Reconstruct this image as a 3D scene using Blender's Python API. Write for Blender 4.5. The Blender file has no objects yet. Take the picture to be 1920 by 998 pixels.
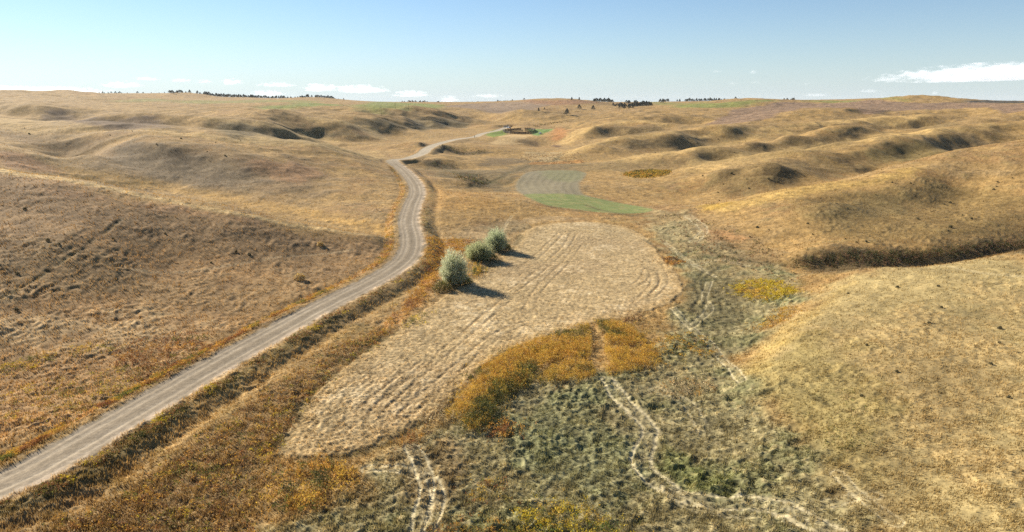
import bpy, math, random, time
import numpy as np
T0 = time.time()
def log(*a): print('[%.1f]' % (time.time()-T0), *a)
random.seed(7); RNG = np.random.default_rng(11)
SC = bpy.context.scene
COL = SC.collection
# ------------------------------------------------------------------ camera geometry
H = 36.0                                  # camera height above the valley floor, metres
F = 1280.0; CX = 960.0; CY = 499.0        # photo is 1920 x 998
PITCH = math.atan(311/1280.0)
SP, CP = math.sin(PITCH), math.cos(PITCH)
def ray(px, py):
    """direction per metre of forward ground distance: (X/Y, 1, (z-H)/Y)"""
    v = (CY-np.asarray(py, float))/F; f = CP+v*SP
    return (np.asarray(px, float)-CX)/F/f, (-SP+v*CP)/f
def lin(r, g, b):
    f = lambda c: ((c/255+0.055)/1.055)**2.4 if c/255 > 0.04045 else c/255/12.92
    return np.array([f(r), f(g), f(b)])

# ------------------------------------------------------------------ terrain relief
# surveyed spots: (px, py, value): value < 32 is the height of the spot, otherwise its forward distance
def pts_to_ctrl(lst):
    out = []
    for p in lst:
        u, k = ray(p[0], p[1])
        if p[2] < 32: D = (H-p[2])/(-k); z = p[2]
        else: D = p[2]; z = H+k*D
        out.append((u, math.log(D), z))
    return out
VALLEY = [(-120,960,2.0),(0,985,1.5),(150,998,0.8),(300,998,.4),(600,998,0),(900,998,0),(1200,998,0),(1500,998,.8),(1750,998,2.5),(1920,998,3.6),
 (530,850,0),(850,770,0),(1150,720,0),(1300,650,0),(1250,560,0),(1000,600,0),(800,650,.1),(660,720,.2),(870,540,.3),(1000,430,.8),(1150,430,.2),
 (1290,450,0),(1300,500,0),(1420,545,.3),(1450,600,.4),(1400,660,.3),(1050,350,.6),(1200,395,.3),(1280,420,.3),(950,300,1.0),(1050,292,.8),(980,262,1.2),
 (985,248,1.5),(1040,250,1.6),(900,368,3.0),(830,362,3.4),(950,392,1.6),(880,410,2.2),(830,420,2.0),(890,318,.3),(900,345,.0),(930,340,.2),(1150,330,.9),(1000,320,.6),
 (380,790,.6),(250,900,.5),(700,600,.5),(1330,560,0),(1380,500,.3),(1340,470,.3),(820,470,1.2),(880,455,.8)]
ROADPTS = [(-60,930,1.6),(0,912,1.5),(200,800,1.4),(400,685,1.4),(600,575,1.6),(700,525,1.9),(760,485,2.2),(772,450,2.6),(765,415,3.0),(772,385,3.3),(782,360,3.6),
 (775,340,3.9),(755,318,4.4),(735,301,5.0),(762,298,5.0),(790,289,4.8),(802,279,4.6),(820,271,4.2),(855,262,3.6),(890,257,3.0),(905,251,2.6),(930,246,2.2)]
def crest(seq, back):
    """ridge line with the dip hidden behind it: each point (px, py, distance, distance of the ground seen just over it)"""
    a = [(p[0],p[1],p[2]) for p in seq]
    return a+[(p[0],p[1]-back,p[3]) for p in seq]
def scarp(rows, deg):
    """steep banks: (px, upper py, lower py, distance of the upper lip)"""
    out = []
    for px, a, b, D in rows:
        t = math.tan(math.radians(deg)); ka = float(ray(px, a)[1]); kb = float(ray(px, b)[1]); zt = H+ka*D
        Db = (t*D-zt+H)/(t-kb)
        out += [(px, a, D), (px, b, Db)]
    return out
SPURS = []
SPURS += crest([(0,318,168,203),(150,340,164,228),(300,370,161,224),(450,400,159,202),(600,427,163,189),(700,443,164,178)], .5)
SPURS += [(748,462,1.6),(-150,300,162),(-300,330,140),
 (0,700,.8),(0,600,3.8),(0,500,8.0),(0,400,13.6),(150,560,3.9),(150,440,10.8),(300,500,4.9),(300,430,9.3),(300,600,1.6),(450,520,2.9),(450,450,6.7),(600,500,2.2),(600,455,4.2),(500,620,.9),(200,690,.7),(680,480,2.2)]
SPURS += crest([(0,272,240,285),(60,285,250,285),(120,306,262,285)], .5)+[(-150,255,235)]
SPURS += crest([(-150,226,335,420),(0,230,335,425),(160,240,325,420),(320,248,318,415),(450,258,322,430),(560,266,335,445),(650,283,355,430),(720,297,375,400)], .5)
SPURS += [(300,300,13.4),(300,340,7.8),(450,300,13.2),(450,350,6.2),(600,330,6.6),(600,380,2.8),(700,350,4.6),(700,400,2.6),(150,290,16),(450,280,16),(380,320,10.2)]
SPURS += scarp([(230,279,292,282),(270,276,298,280),(310,280,300,276),(345,286,304,276)], 20)
SPURS += crest([(391,226,470,520),(439,230,475,530),(490,233,482,540),(524,238,490,550),(558,252,500,560),(592,262,508,560),(640,268,515,555)], .5)
SPURS += scarp([(400,236,251,462),(450,240,257,467),(500,244,260,476),(545,254,264,484),(600,267,274,500)], 20)
SPURS += crest([(521,211,590,640),(575,220,597,650),(640,230,605,660),(674,240,612,660),(700,254,600,640),(725,262,590,620),(759,269,545,560)], .5)
SPURS += scarp([(535,241,247,556),(575,243,256,575),(610,249,263,580),(640,242,258,590),(680,250,262,590)], 22)
SPURS += crest([(674,220,700,750),(708,225,706,755),(742,235,712,750),(776,245,715,745),(810,250,690,710)], .5)
SPURS += scarp([(665,226,236,690),(700,229,242,695),(725,236,248,700)], 27)
SPURS += crest([(690,215,770,800),(732,223,780,830),(768,228,790,840),(793,237,800,830),(810,243,780,800)], .5)
SPURS += scarp([(720,224,231,770),(745,227,238,778),(770,231,242,785),(793,240,246,792)], 27)
SPURS += crest([(760,218,830,870),(800,226,840,880),(835,238,830,860)], .5)
SPURS += scarp([(818,232,240,832)], 27)
SPURS += crest([(746,208,880,940),(785,214,895,950),(827,223,910,960),(861,230,920,950),(895,237,880,900)], .5)
SPURS += scarp([(800,219,225,890),(830,226,233,900),(858,231,238,910)], 26)
SPURS += crest([(770,203,1030,1100),(810,206,1040,1120),(853,216,1060,1120),(895,226,1060,1100)], .5)
SPURS += scarp([(780,206,213,1025),(810,209,218,1030),(835,213,221,1040),(870,222,228,1050),(945,213,219,1150)], 25)
SPURS += scarp([(10,202,211,470),(90,219,229,455),(110,215,226,465),(130,211,223,475),(145,226,236,450),(175,224,237,455),(205,228,238,455),(250,231,241,450),(280,234,243,450)], 25)
SPURS += [(0,200,640),(230,220,560),(200,208,700),(330,218,600),(420,205,800),(300,200,900),(60,205,600)]
# left uplands and skyline
SPURS += [(0,190,1200),(60,182,1400),(160,188,1500),(300,195,1500),(300,185,2200),(500,200,1400),(500,192,1900),(600,205,1150),(700,205,1300),(700,197,1900),(760,200,1500),
 (420,190,1900),(560,191,2000),(640,194,2000),(900,203,1700),(950,200,1900)]
SKY = [(-250,176,1600),(-100,174,1600),(0,172,1500),(25,173,1520),(48,172.5,1550),(82,174.5,1700),(111,172,1800),(128,172,1800),(148,175,1900),(170,177,2100),(200,177,2300),(260,176,2400),(320,177,2400),
 (370,178,2500),(400,182,2500),(440,184,2600),(520,185,2600),(600,185,2500),(640,187,2500),(680,190,2400),(720,191,2300),(760,193,2600),(850,194,2900),(910,192,2600),(960,191,2500),(985,188.5,2100),(1020,187.5,2000),(1080,188.5,1900),
 (1120,190,2000),(1160,193,2200),(1250,191,2300),(1330,190,2200),(1370,188,1900),(1400,185.5,1800),(1425,186,1800),(1450,188.5,1900),(1500,189,2300),(1560,189,2400),(1620,187,2000),(1680,185,1500),(1700,182,1450),
 (1740,181.5,1400),(1780,184,1400),(1800,189,1600),(1850,195,1500),(1920,190,1300),(2050,188,1300)]
SPURS += SKY+[(p[0],p[1]+3.0,p[2]*1.35) for p in SKY[::2]]
# centre
SPURS += [(1000,232,950),(1000,215,1300),(1000,203,1700),(1063,219,1250),(1050,205,1600),(1100,212,1500),(1120,227,1050),(1110,200,1700),(1160,200,1900),(1040,235,900),(1090,232,900),(960,235,880),(930,225,1150)]
# right uplands, front to back
SPURS += [(1340,735,.3),(1250,725,.1),(1400,690,1.2),(1430,640,1.4),(1480,600,2.0),(1530,560,2.6),(1560,530,3.0),(1500,700,3.2),(1500,620,3.6),(1600,600,4.6),(1700,700,4.8),(1700,600,5.3),(1850,600,5.9),(1850,750,5.0),
 (1600,800,3.0),(1500,800,1.6),(1400,800,.5),(1750,860,3.2),(1920,700,5.8),(1920,850,4.6),(2050,800,6.0),(2050,600,7.0),(1620,540,4.6)]
SPURS += crest([(1650,507,124,139),(1747,500,127,146),(1850,484,132,152),(1920,470,137,156),(2050,450,145,166)], 0.)
SPURS += [(1600,511,4.4),(1550,512,3.0),(1500,507,1.3),(1547,500,142),(1547,480,144.8),(1500,498,142.5),(1500,490,143.8),(1647,474,148.3),(1747,470,151.6),(1847,460,156.6),(1920,453,162),(2050,436,172),
 (1560,420,5.2),(1560,380,8),(1750,420,5.4),(1400,430,2.5),(1400,390,4.6),(1900,400,6.5),(1900,330,13),(1480,460,2.2),(1330,430,.8),(1650,440,4.2)]
SPURS += crest([(1313,383,225,236),(1413,367,222,257),(1513,350,225,263),(1570,340,235,279),(1640,322,243,306),(1697,307,250,331),(1780,287,260,356),(1880,270,270,382),(2000,250,290,400)], .5)
SPURS += crest([(1280,317,330,355),(1347,307,335,374),(1430,292,334,394),(1513,278,342,414),(1597,267,354,434),(1680,255,370,446),(1780,247,388,490),(1863,237,410,512),(1980,222,430,530)], .5)
SPURS += [(1430,311,283),(1430,349,264),(1390,325,285),(1390,354,266),(1480,315,290),(1480,346,267),(1690,270,345),(1690,298,327),(1740,268,350),(1740,288,335),(1640,276,340),(1640,300,324),(1180,335,1.2)]
SPURS += crest([(1100,307,380,395),(1160,300,390,414),(1200,293,398,438),(1280,283,404,486),(1347,273,412,518),(1413,260,422,545),(1480,252,434,566),(1547,245,447,592),(1600,243,455,602),(1650,251,460,602)], .5)
SPURS += [(1570,250,445),(1560,276,421),(1500,260,440),(1500,278,419),(1300,290,375),(1300,308,357),(1360,285,385),(1360,302,372),(1847,228,520),(1890,214,560),(1960,205,620)]
SPURS += crest([(1054,289,440,470),(1096,276,460,500),(1139,266,480,520),(1164,257,490,540),(1198,254,500,550),(1232,253,510,560),(1280,245,530,590),(1380,240,560,640),(1513,235,600,680),(1613,226,640,720),(1680,220,670,750),(1747,218,690,770),(1813,226,660,740)], .5)
SPURS += [(1740,223,655),(1740,245,633),(1690,226,650),(1690,244,630),(1790,232,640),(1200,258,490),(1200,275,473),(1260,258,500),(1260,274,482)]
SPURS += crest([(1045,272,560,590),(1079,257,580,620),(1113,238,600,680),(1147,230,620,720),(1190,227,640,740),(1224,231,630,740),(1258,242,600,690)], .5)
SPURS += [(1165,236,605),(1165,255,586),(1205,238,605),(1205,254,588),(1130,250,590)]
SPURS += crest([(1122,226,760,850),(1215,219,820,920),(1280,216,850,950),(1350,221,850,930)], .5)
SPURS += crest([(1450,219,750,860),(1500,208,790,950),(1530,204,800,1000),(1600,206,800,1000),(1655,212,800,950)], .5)
SPURS += [(1630,215,780),(1350,233,740),(1400,215,1000),(1450,200,1400),(1700,200,1200),(1850,202,900),(1920,208,780),(1780,207,900),(1550,197,1500),(1300,205,1250),(1300,196,1700),(1220,200,1600),(1450,196,1650),(1410,198,1400),(1410,192.5,1450),(1200,208,1200)]
SPURS += scarp([(1560,362,385,208),(1640,352,388,212),(1720,350,388,212),(1790,346,380,217)], 14)
SPURS += scarp([(1345,322,352,290),(1330,330,358,288)], 17)
SPURS += scarp([(1180,230,238,640),(1410,268,284,425),(1450,262,280,435)], 14)+scarp([(1505,256,276,436),(1600,250,264,452)], 14)+scarp([(1355,320,352,286)], 17)+scarp([(1560,298,322,318),(1620,284,308,336)], 12)+scarp([(1140,244,253,604),(1230,240,250,610),(1700,226,242,646),(1780,226,240,653)], 14)
SPURS += scarp([(1320,254,266,545),(1390,250,260,558)], 15)+scarp([(1200,226,232,800),(1290,224,232,820)], 15)
SPURS += scarp([(830,274,281,480),(870,278,286,490),(900,282,288,480)], 24)+[(850,291,1.4),(890,294,1.4)]
SPURS += scarp([(800,304,310,372),(830,307,316,372)], 24)+[(850,320,.8)]
SPURS += scarp([(862,326,336,322),(892,334,348,300)], 20)+scarp([(1012,269,274,640),(1034,271,276,630)], 24)
CTRL = pts_to_ctrl(VALLEY)+pts_to_ctrl([(p[0],p[1],p[2]-.5) for p in ROADPTS])+pts_to_ctrl(SPURS)
CTRL = [(u,w,z) for (u,w,z) in CTRL]
for u in (-2.2,-1.3,-.8,-.4,0,.4,.8,1.3,2.2):
    for Y,z in ((9000,14.),(30000,5.)): CTRL.append((u, math.log(Y), z))
for u,Y,z in ((-2.2,30,3),(-2.2,80,8),(-2.2,200,18),(-2.2,600,24),(-2.2,1600,40),(2.2,30,6),(2.2,80,9),(2.2,200,18),(2.2,600,24),(2.2,1600,35),(-1.3,25,2),(-.6,20,.8),(0,20,0),(.6,20,2),(1.3,25,5),
    (-1.4,60,3),(-1.4,130,12),(1.4,60,8),(1.4,130,10),(-1.4,400,22),(1.4,300,20),(1.4,500,24)):
    CTRL.append((u, math.log(Y), z))
CTRL = np.array(CTRL)
def tps_kernel(du, dw):
    r2 = du*du+dw*dw
    return 0.5*r2*np.log(r2+1e-12)
WS = 1.0
def fit():
    n = len(CTRL); P = CTRL[:, :2]*[1, WS]
    K = tps_kernel(P[:,None,0]-P[None,:,0], P[:,None,1]-P[None,:,1])
    K[np.arange(n), np.arange(n)] += 5.0e-6
    A = np.zeros((n+3, n+3)); A[:n,:n] = K
    A[:n,n] = 1; A[:n,n+1:] = P; A[n,:n] = 1; A[n+1:,:n] = P.T
    return np.linalg.solve(A, np.r_[CTRL[:,2], 0, 0, 0])
SOL = fit()
CU = np.r_[np.linspace(-2.3,-1.0,27)[:-1], np.linspace(-1.0,1.0,321), np.linspace(1.0,2.3,27)[1:]]
CW = np.linspace(math.log(14.0), math.log(30000.0), 520)
def eval_tps(u, w):
    n = len(CTRL); out = SOL[n]+SOL[n+1]*u+SOL[n+2]*w*WS
    for i in range(n):
        if SOL[i] != 0: out = out+SOL[i]*tps_kernel(u-CTRL[i,0], (w-CTRL[i,1])*WS)
    return out
gu, gw = np.meshgrid(CU, CW)
ZC = eval_tps(gu, gw)                     # rows: distance, columns: direction
# weather the far hills: soften the steepest folds
ZB = ZC.copy()
for _ in range(1):
    q = np.pad(ZB, 1, 'edge'); ZB = .25*q[:-2,1:-1]+.5*q[1:-1,1:-1]+.25*q[2:,1:-1]
    q = np.pad(ZB, 1, 'edge'); ZB = .25*q[1:-1,:-2]+.5*q[1:-1,1:-1]+.25*q[1:-1,2:]
bl = np.clip((np.exp(CW)-200)/80, 0, 1)[:,None]*(np.abs(CU) < .97)[None,:]; ZC = ZC*(1-bl)+ZB*bl
log('tps', len(CTRL), ZC.min(), ZC.max())
def coarse_z(u, w):
    fu = np.interp(u, CU, np.arange(len(CU))); fw = np.interp(w, CW, np.arange(len(CW)))
    iu = np.clip(fu.astype(int), 0, len(CU)-2); iw = np.clip(fw.astype(int), 0, len(CW)-2); a = fu-iu; b = fw-iw
    return (ZC[iw,iu]*(1-a)+ZC[iw,iu+1]*a)*(1-b)+(ZC[iw+1,iu]*(1-a)+ZC[iw+1,iu+1]*a)*b
MARCH = np.exp(np.linspace(math.log(30), math.log(6000), 5000))
def ground(px, py, extra=0.0):
    """world point where the sight line through a photo pixel first meets the terrain"""
    u, k = ray(px, py)
    zr = H+k*MARCH; zt = coarse_z(np.full_like(MARCH, u), np.log(MARCH))+extra
    hit = np.nonzero(zr <= zt)[0]
    i = hit[0] if len(hit) else int(np.argmin(zr-zt))
    Y = MARCH[i]
    return np.array([u*Y, Y, zt[i]-extra])
def world(poly): return np.array([ground(*p)[:2] for p in poly])

# ------------------------------------------------------------------ noise
def perlin(x, y, seed=0):
    r = np.random.default_rng(seed); n = 256
    perm = r.permutation(n); g = r.random(n)*2*np.pi; gx = np.cos(g).astype(np.float32); gy = np.sin(g).astype(np.float32)
    xi = np.floor(x).astype(np.int64); yi = np.floor(y).astype(np.int64)
    fx = (x-xi).astype(np.float32); fy = (y-yi).astype(np.float32)
    sx = fx*fx*fx*(fx*(fx*6-15)+10); sy = fy*fy*fy*(fy*(fy*6-15)+10)
    def gr(ix, iy, dx, dy):
        h = perm[(perm[ix & 255]+iy) & 255]
        return gx[h]*dx+gy[h]*dy
    a = gr(xi, yi, fx, fy); b = gr(xi+1, yi, fx-1, fy); c = gr(xi, yi+1, fx, fy-1); d = gr(xi+1, yi+1, fx-1, fy-1)
    return 1.5*((a*(1-sx)+b*sx)*(1-sy)+(c*(1-sx)+d*sx)*sy)
def sstep(a, b, x):
    t = np.clip((x-a)/(b-a), 0, 1); return t*t*(3-2*t)

# ------------------------------------------------------------------ the fine grid
DU = 0.00115
U = np.r_[-np.geomspace(2.0, .94, 50)[:-1], np.arange(-.93, .93, DU), np.geomspace(.94, 2.0, 50)[1:]]
ys = [20.0]
while ys[-1] < 9000:
    y = ys[-1]
    if y < 42: d = .6
    else: d = max(.085, min(y*y/24588*.62, y*(.0034 if y < 1200 else .0045 if y < 3000 else .03)))
    ys.append(y+d)
Y = np.array(ys)
NU, NY = len(U), len(Y)
def cubic_matrix(src, dst):
    """Catmull-Rom weights on a (piecewise) regular source axis"""
    f = np.interp(dst, src, np.arange(len(src))); i = np.clip(f.astype(int), 0, len(src)-2); t = f-i
    M = np.zeros((len(dst), len(src))); r = np.arange(len(dst))
    for k, wt in ((-1, -.5*t+t*t-.5*t**3), (0, 1-2.5*t*t+1.5*t**3), (1, .5*t+2*t*t-1.5*t**3), (2, -.5*t*t+.5*t**3)):
        np.add.at(M, (r, np.clip(i+k, 0, len(src)-1)), wt)
    return M
Z = cubic_matrix(CW, np.log(Y)) @ ZC @ cubic_matrix(CU, U).T
X = (Y[:,None]*U[None,:]); YY = np.repeat(Y[:,None], NU, 1)
spacing = np.maximum(np.gradient(Y)[:,None], np.abs(np.gradient(U))[None,:]*Y[:,None])   # local grid size
log('grid', NY, NU, NY*NU)
# ------------------------------------------------------------------ zones on the ground, all in world metres
def smooth_closed(P, n=6):
    P = np.asarray(P); out = []
    m = len(P)
    for i in range(m):
        a,b,c,d = P[i-1],P[i],P[(i+1)%m],P[(i+2)%m]
        for t in np.arange(n)/n:
            out.append(.5*((2*b)+(-a+c)*t+(2*a-5*b+4*c-d)*t*t+(-a+3*b-3*c+d)*t**3))
    return np.array(out)
def smooth_open(P, n=8):
    P = np.asarray(P); P = np.vstack([2*P[0]-P[1], P, 2*P[-1]-P[-2]]); out = []
    for i in range(1, len(P)-2):
        a,b,c,d = P[i-1],P[i],P[i+1],P[i+2]
        for t in np.arange(n)/n:
            out.append(.5*((2*b)+(-a+c)*t+(2*a-5*b+4*c-d)*t*t+(-a+3*b-3*c+d)*t**3))
    out.append(P[-2]); return np.array(out)
def block(lo, hi):
    r = slice(max(0, np.searchsorted(Y, lo[1])-1), min(NY, np.searchsorted(Y, hi[1])+1))
    yl = max(lo[1], 20.)
    us = [lo[0]/yl, hi[0]/yl, lo[0]/max(hi[1],21), hi[0]/max(hi[1],21)]
    c = slice(max(0, np.searchsorted(U, min(us))-1), min(NU, np.searchsorted(U, max(us))+1))
    return r, c
def seg_dist(x, y, P, closed):
    best = np.full(x.shape, 1e9, np.float32); n = len(P)
    for i in range(n if closed else n-1):
        a = P[i]; b = P[(i+1)%n]; d = b-a; L = d@d+1e-9
        t = np.clip(((x-a[0])*d[0]+(y-a[1])*d[1])/L, 0, 1)
        dx = x-a[0]-t*d[0]; dy = y-a[1]-t*d[1]
        np.minimum(best, (dx*dx+dy*dy).astype(np.float32), out=best)
    return np.sqrt(best)
def inside(x, y, P):
    c = np.zeros(x.shape, bool); n = len(P)
    for i in range(n):
        a = P[i]; b = P[(i+1)%n]
        if a[1] == b[1]: continue
        m = (a[1] > y) != (b[1] > y)
        c ^= m & (x < (b[0]-a[0])*(y-a[1])/(b[1]-a[1])+a[0])
    return c
def zone(P, margin):
    P = np.asarray(P); r, c = block(P.min(0)-margin, P.max(0)+margin)
    x = X[r,c]; y = YY[r,c]
    d = seg_dist(x, y, P, True)
    return r, c, np.where(inside(x, y, P), d, -d)
def trail(P, width):
    P = np.asarray(P); r, c = block(P.min(0)-width, P.max(0)+width)
    return r, c, seg_dist(X[r,c], YY[r,c], P, False)

# noise fields shared by relief and colour
NZ = {}
for i, wl in enumerate((160., 55., 22., 9., 4., 1.9, .95, .5)):
    NZ[wl] = perlin(X/wl+13.7*i, YY/wl-5.1*i, 40+i)
log('noise')
def fade(wl): return 1-sstep(wl*.28, wl*.62, spacing)
# ---- road line: X as a function of Y
rp = []
for px, py, z in ROADPTS:
    u, k = ray(px, py); D = (H-z)/(-k); rp.append((u*D, D, z))
rp = np.array(rp); rs = smooth_open(rp, 10); rs = rs[np.argsort(rs[:,1])]
u0 = (rp[1]-rp[0])/(rp[1,1]-rp[0,1]); pre = rp[0]-u0*30
u1 = (rp[-1]-rp[-2])/(rp[-1,1]-rp[-2,1]); post = rp[-1]+np.array([.12,1,0])*90*[1,1,1]+[0,0,.5]
rs = np.vstack([pre, rs, post])
ROADY = np.arange(rs[0,1], rs[-1,1], 1.0)
k7 = np.ones(9)/9; sm = lambda a: np.convolve(np.pad(a, 4, 'edge'), k7, 'valid')
ROADX = sm(np.interp(ROADY, rs[:,1], rs[:,0])); ROADZ = sm(np.interp(ROADY, rs[:,1], rs[:,2]))
tang = np.gradient(ROADX); RCOS = 1/np.sqrt(1+tang**2)
HWID = np.interp(ROADY, [0,150,330,420,800], [3.0,3.0,3.1,3.3,3.6])
def road_coord(x, y):
    s = (x-np.interp(y, ROADY, ROADX))*np.interp(y, ROADY, RCOS)     # signed: + is the right verge
    return np.where((y < ROADY[0]) | (y > ROADY[-1]), 1e3, s)
RS = road_coord(X, YY); RHW = np.interp(YY, ROADY, HWID); RZ = np.interp(YY, ROADY, ROADZ)-.18*(1-sstep(230,330,YY))+.15*sstep(340,420,YY)

# ---- relief added to the surveyed hills
upl = sstep(1.2, 6, Z)
fold = upl*sstep(215,300,YY)*(1+YY/2500)*(1-.6*sstep(1200,2400,YY))
Z = Z+fold*(2.3*(.32-np.abs(NZ[55.]))*fade(55)+1.0*(.32-np.abs(NZ[22.]))*fade(22))
Z = Z+upl*(NZ[160.]*1.0*sstep(500,1500,YY)+NZ[55.]*.9*fade(55)*sstep(150,500,YY)+(NZ[22.]*.75*fade(22)+NZ[9.]*.32*fade(9))*(.42+.58*sstep(175,225,YY)))+(1-upl)*(NZ[22.]*.12*fade(22)+NZ[9.]*.09*fade(9))
for px, D, dh, wd in ((35,1550,3,70),(120,1800,4,62),(172,2100,6,40),(215,2300,4,60),(360,2450,6,80),(455,2550,4,60),(590,2450,5,90),(1400,1800,2.5,70),(1690,1480,2,45),(1745,1400,2,60),(1010,2000,4,90),(310,1300,5,90),(520,1500,5,110),(1480,1500,4,70)):
    x0 = ray(px, 186)[0]*D; r, c = block(np.array([x0-4*wd, D-4*wd]), np.array([x0+4*wd, D+4*wd]))
    Z[r,c] += dh*np.exp(-(((X[r,c]-x0)/wd)**2+((YY[r,c]-D)/(wd*1.3))**2))
ra = np.abs(RS)
# raised carriageway with a ditch each side
bank = np.where(RS > 0, 4.6, 3.0)+7*sstep(380,650,YY)
lvl = 1-sstep(RHW+.5, RHW+.5+bank, ra)
Z = Z*(1-lvl)+(RZ+NZ[4.]*.03)*lvl
Z -= np.exp(-((ra-RHW-.5-bank*.9)/1.3)**2)*np.where(RS > 0, .36, .25)*(ra < 20)*(1-.8*sstep(230,340,YY))
road_m = 1-sstep(-.35, .35, ra-RHW+NZ[4.]*.25+NZ[1.9]*.38+NZ[.5]*.25)

COLR = np.zeros((NY, NU, 3), np.float32)
def mixc(r, c, m, col):
    m = np.asarray(m, np.float32)[...,None]; COLR[r,c] = COLR[r,c]*(1-m)+np.asarray(col, np.float32)*m
ALL = slice(None)
GOLD = np.array([.300,.204,.092]); TAN = np.array([.262,.186,.098]); RUST = np.array([.205,.108,.052]); OLIVE = np.array([.118,.104,.038]); DRAB = np.array([.155,.118,.070]); PALE = np.array([.40,.315,.19])
COLR[:] = GOLD
mixc(ALL, ALL, sstep(-.1,.5,NZ[55.]+.4*NZ[9.])*.75, TAN)
mixc(ALL, ALL, sstep(.05,.6,NZ[22.]*.8+NZ[160.]*.6)*.32, RUST)
mixc(ALL, ALL, sstep(.0,.5,NZ[9.]+.5*NZ[4.]-.1)*.40, DRAB)
mixc(ALL, ALL, sstep(.1,.6,NZ[4.]*.7+NZ[22.]*.5)*.30, OLIVE)

def tint(poly, col, amount, feather, rough=.5):
    """broad change of grass kind, also painted light and shade, with a soft uneven edge"""
    P = smooth_closed(world(poly)); r, c, sd = zone(P, feather*2)
    w = sd/feather+rough*(NZ[22.][r,c]*.5+NZ[9.][r,c]*.6+NZ[4.][r,c]*.5+NZ[1.9][r,c]*.35)
    m = sstep(-.5,.7,w)*amount
    mixc(r, c, m, col); return r, c, m
# the left hill is drabber, its foot by the road browner; sunlit crest and shaded face painted in
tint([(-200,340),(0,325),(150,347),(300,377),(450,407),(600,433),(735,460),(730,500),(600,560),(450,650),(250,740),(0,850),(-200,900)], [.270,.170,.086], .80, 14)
tint([(-100,380),(100,370),(260,400),(420,430),(560,445),(660,470),(640,520),(450,500),(300,460),(100,470),(-100,500)], [.155,.110,.066], .42, 10, 1.0)  # shade on the upper near face, painted into the grass
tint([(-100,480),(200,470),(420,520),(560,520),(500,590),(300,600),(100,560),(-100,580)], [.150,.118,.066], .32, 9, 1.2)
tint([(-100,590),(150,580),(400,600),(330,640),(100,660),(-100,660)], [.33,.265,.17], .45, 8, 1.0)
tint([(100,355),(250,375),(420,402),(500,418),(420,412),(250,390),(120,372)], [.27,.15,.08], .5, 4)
tint([(0,318),(150,340),(300,370),(450,400),(600,427),(720,450),(600,433),(450,407),(300,377),(150,347),(0,326)], [.42,.32,.17], .75, 1.8, .3)  # thin sunlit rim painted along the crest
tint([(100,326),(300,358),(450,388),(600,416),(725,440),(735,425),(600,396),(450,366),(300,338),(130,314)], [.36,.235,.085], .75, 6)  # sunlit ground just beyond the crest, painted gold
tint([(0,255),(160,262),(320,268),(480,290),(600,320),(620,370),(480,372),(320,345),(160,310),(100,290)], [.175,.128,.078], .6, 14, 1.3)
tint([(-80,330),(0,333),(150,354),(300,383),(450,411),(600,438),(705,455),(690,478),(560,468),(420,448),(280,424),(120,395),(0,380),(-80,380)], [.155,.108,.066], .40, 6, .9)  # painted band of shade right below the crest
tint([(460,300),(560,310),(600,330),(560,345),(480,330)], [.235,.125,.068], .5, 8, 1.0)
tint([(230,275),(330,285),(450,310),(520,340),(400,350),(260,320),(200,300)], [.115,.092,.064], .70, 8, 1.0)  # shaded side of the mound, darkened in the colour
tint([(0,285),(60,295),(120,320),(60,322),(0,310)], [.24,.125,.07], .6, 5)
tint([(90,212),(190,222),(310,235),(290,246),(150,240),(70,232)], [.10,.072,.062], .75, 12, .8)  # shadow bands on the far left slopes, painted in
tint([(400,238),(520,250),(600,268),(640,285),(560,268),(420,256)], [.12,.105,.062], .65, 8)  # shade of the spur face painted over its grass
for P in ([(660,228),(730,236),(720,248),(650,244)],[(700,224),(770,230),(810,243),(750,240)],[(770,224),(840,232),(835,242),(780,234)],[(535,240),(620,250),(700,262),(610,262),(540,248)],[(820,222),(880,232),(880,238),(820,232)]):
    tint(P, [.10,.088,.052], .7, 12)  # spur faces: brush colour deepened with painted shade
# right: brush with painted shade on slopes turned from the sun, painted sunlight on the crests
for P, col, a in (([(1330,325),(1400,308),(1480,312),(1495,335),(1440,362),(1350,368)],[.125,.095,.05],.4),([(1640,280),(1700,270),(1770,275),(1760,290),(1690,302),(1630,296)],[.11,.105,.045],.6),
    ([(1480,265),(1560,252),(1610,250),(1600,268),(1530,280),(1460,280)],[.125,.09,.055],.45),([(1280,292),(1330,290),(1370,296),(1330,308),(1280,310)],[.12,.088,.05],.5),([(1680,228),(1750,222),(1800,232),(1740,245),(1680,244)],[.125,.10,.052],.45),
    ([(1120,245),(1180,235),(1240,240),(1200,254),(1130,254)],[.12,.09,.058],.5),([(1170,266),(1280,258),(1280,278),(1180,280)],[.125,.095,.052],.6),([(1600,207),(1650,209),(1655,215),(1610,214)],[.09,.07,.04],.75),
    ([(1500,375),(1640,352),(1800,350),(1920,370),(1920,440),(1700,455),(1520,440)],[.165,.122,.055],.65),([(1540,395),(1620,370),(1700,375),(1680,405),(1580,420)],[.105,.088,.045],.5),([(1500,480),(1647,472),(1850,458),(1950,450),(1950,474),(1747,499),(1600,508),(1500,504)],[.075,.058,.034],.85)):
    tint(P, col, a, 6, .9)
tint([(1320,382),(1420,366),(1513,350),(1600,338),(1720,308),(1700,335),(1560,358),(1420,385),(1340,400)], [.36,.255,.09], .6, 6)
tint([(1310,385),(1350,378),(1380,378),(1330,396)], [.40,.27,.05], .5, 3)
_r, _c, _m = tint([(1340,735),(1430,650),(1500,580),(1600,520),(1920,480),(2050,600),(2100,1060),(1650,1060),(1560,900),(1450,780)], [.298,.247,.135], .92, 7); MOUND = np.zeros((NY,NU), np.float32); MOUND[_r,_c] = _m
tint([(85,1010),(240,920),(420,790),(560,700),(650,640),(735,622),(640,692),(562,770),(520,848),(490,900),(470,960),(440,1010)], [.16,.105,.048], .75, 3, 1.0)
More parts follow.
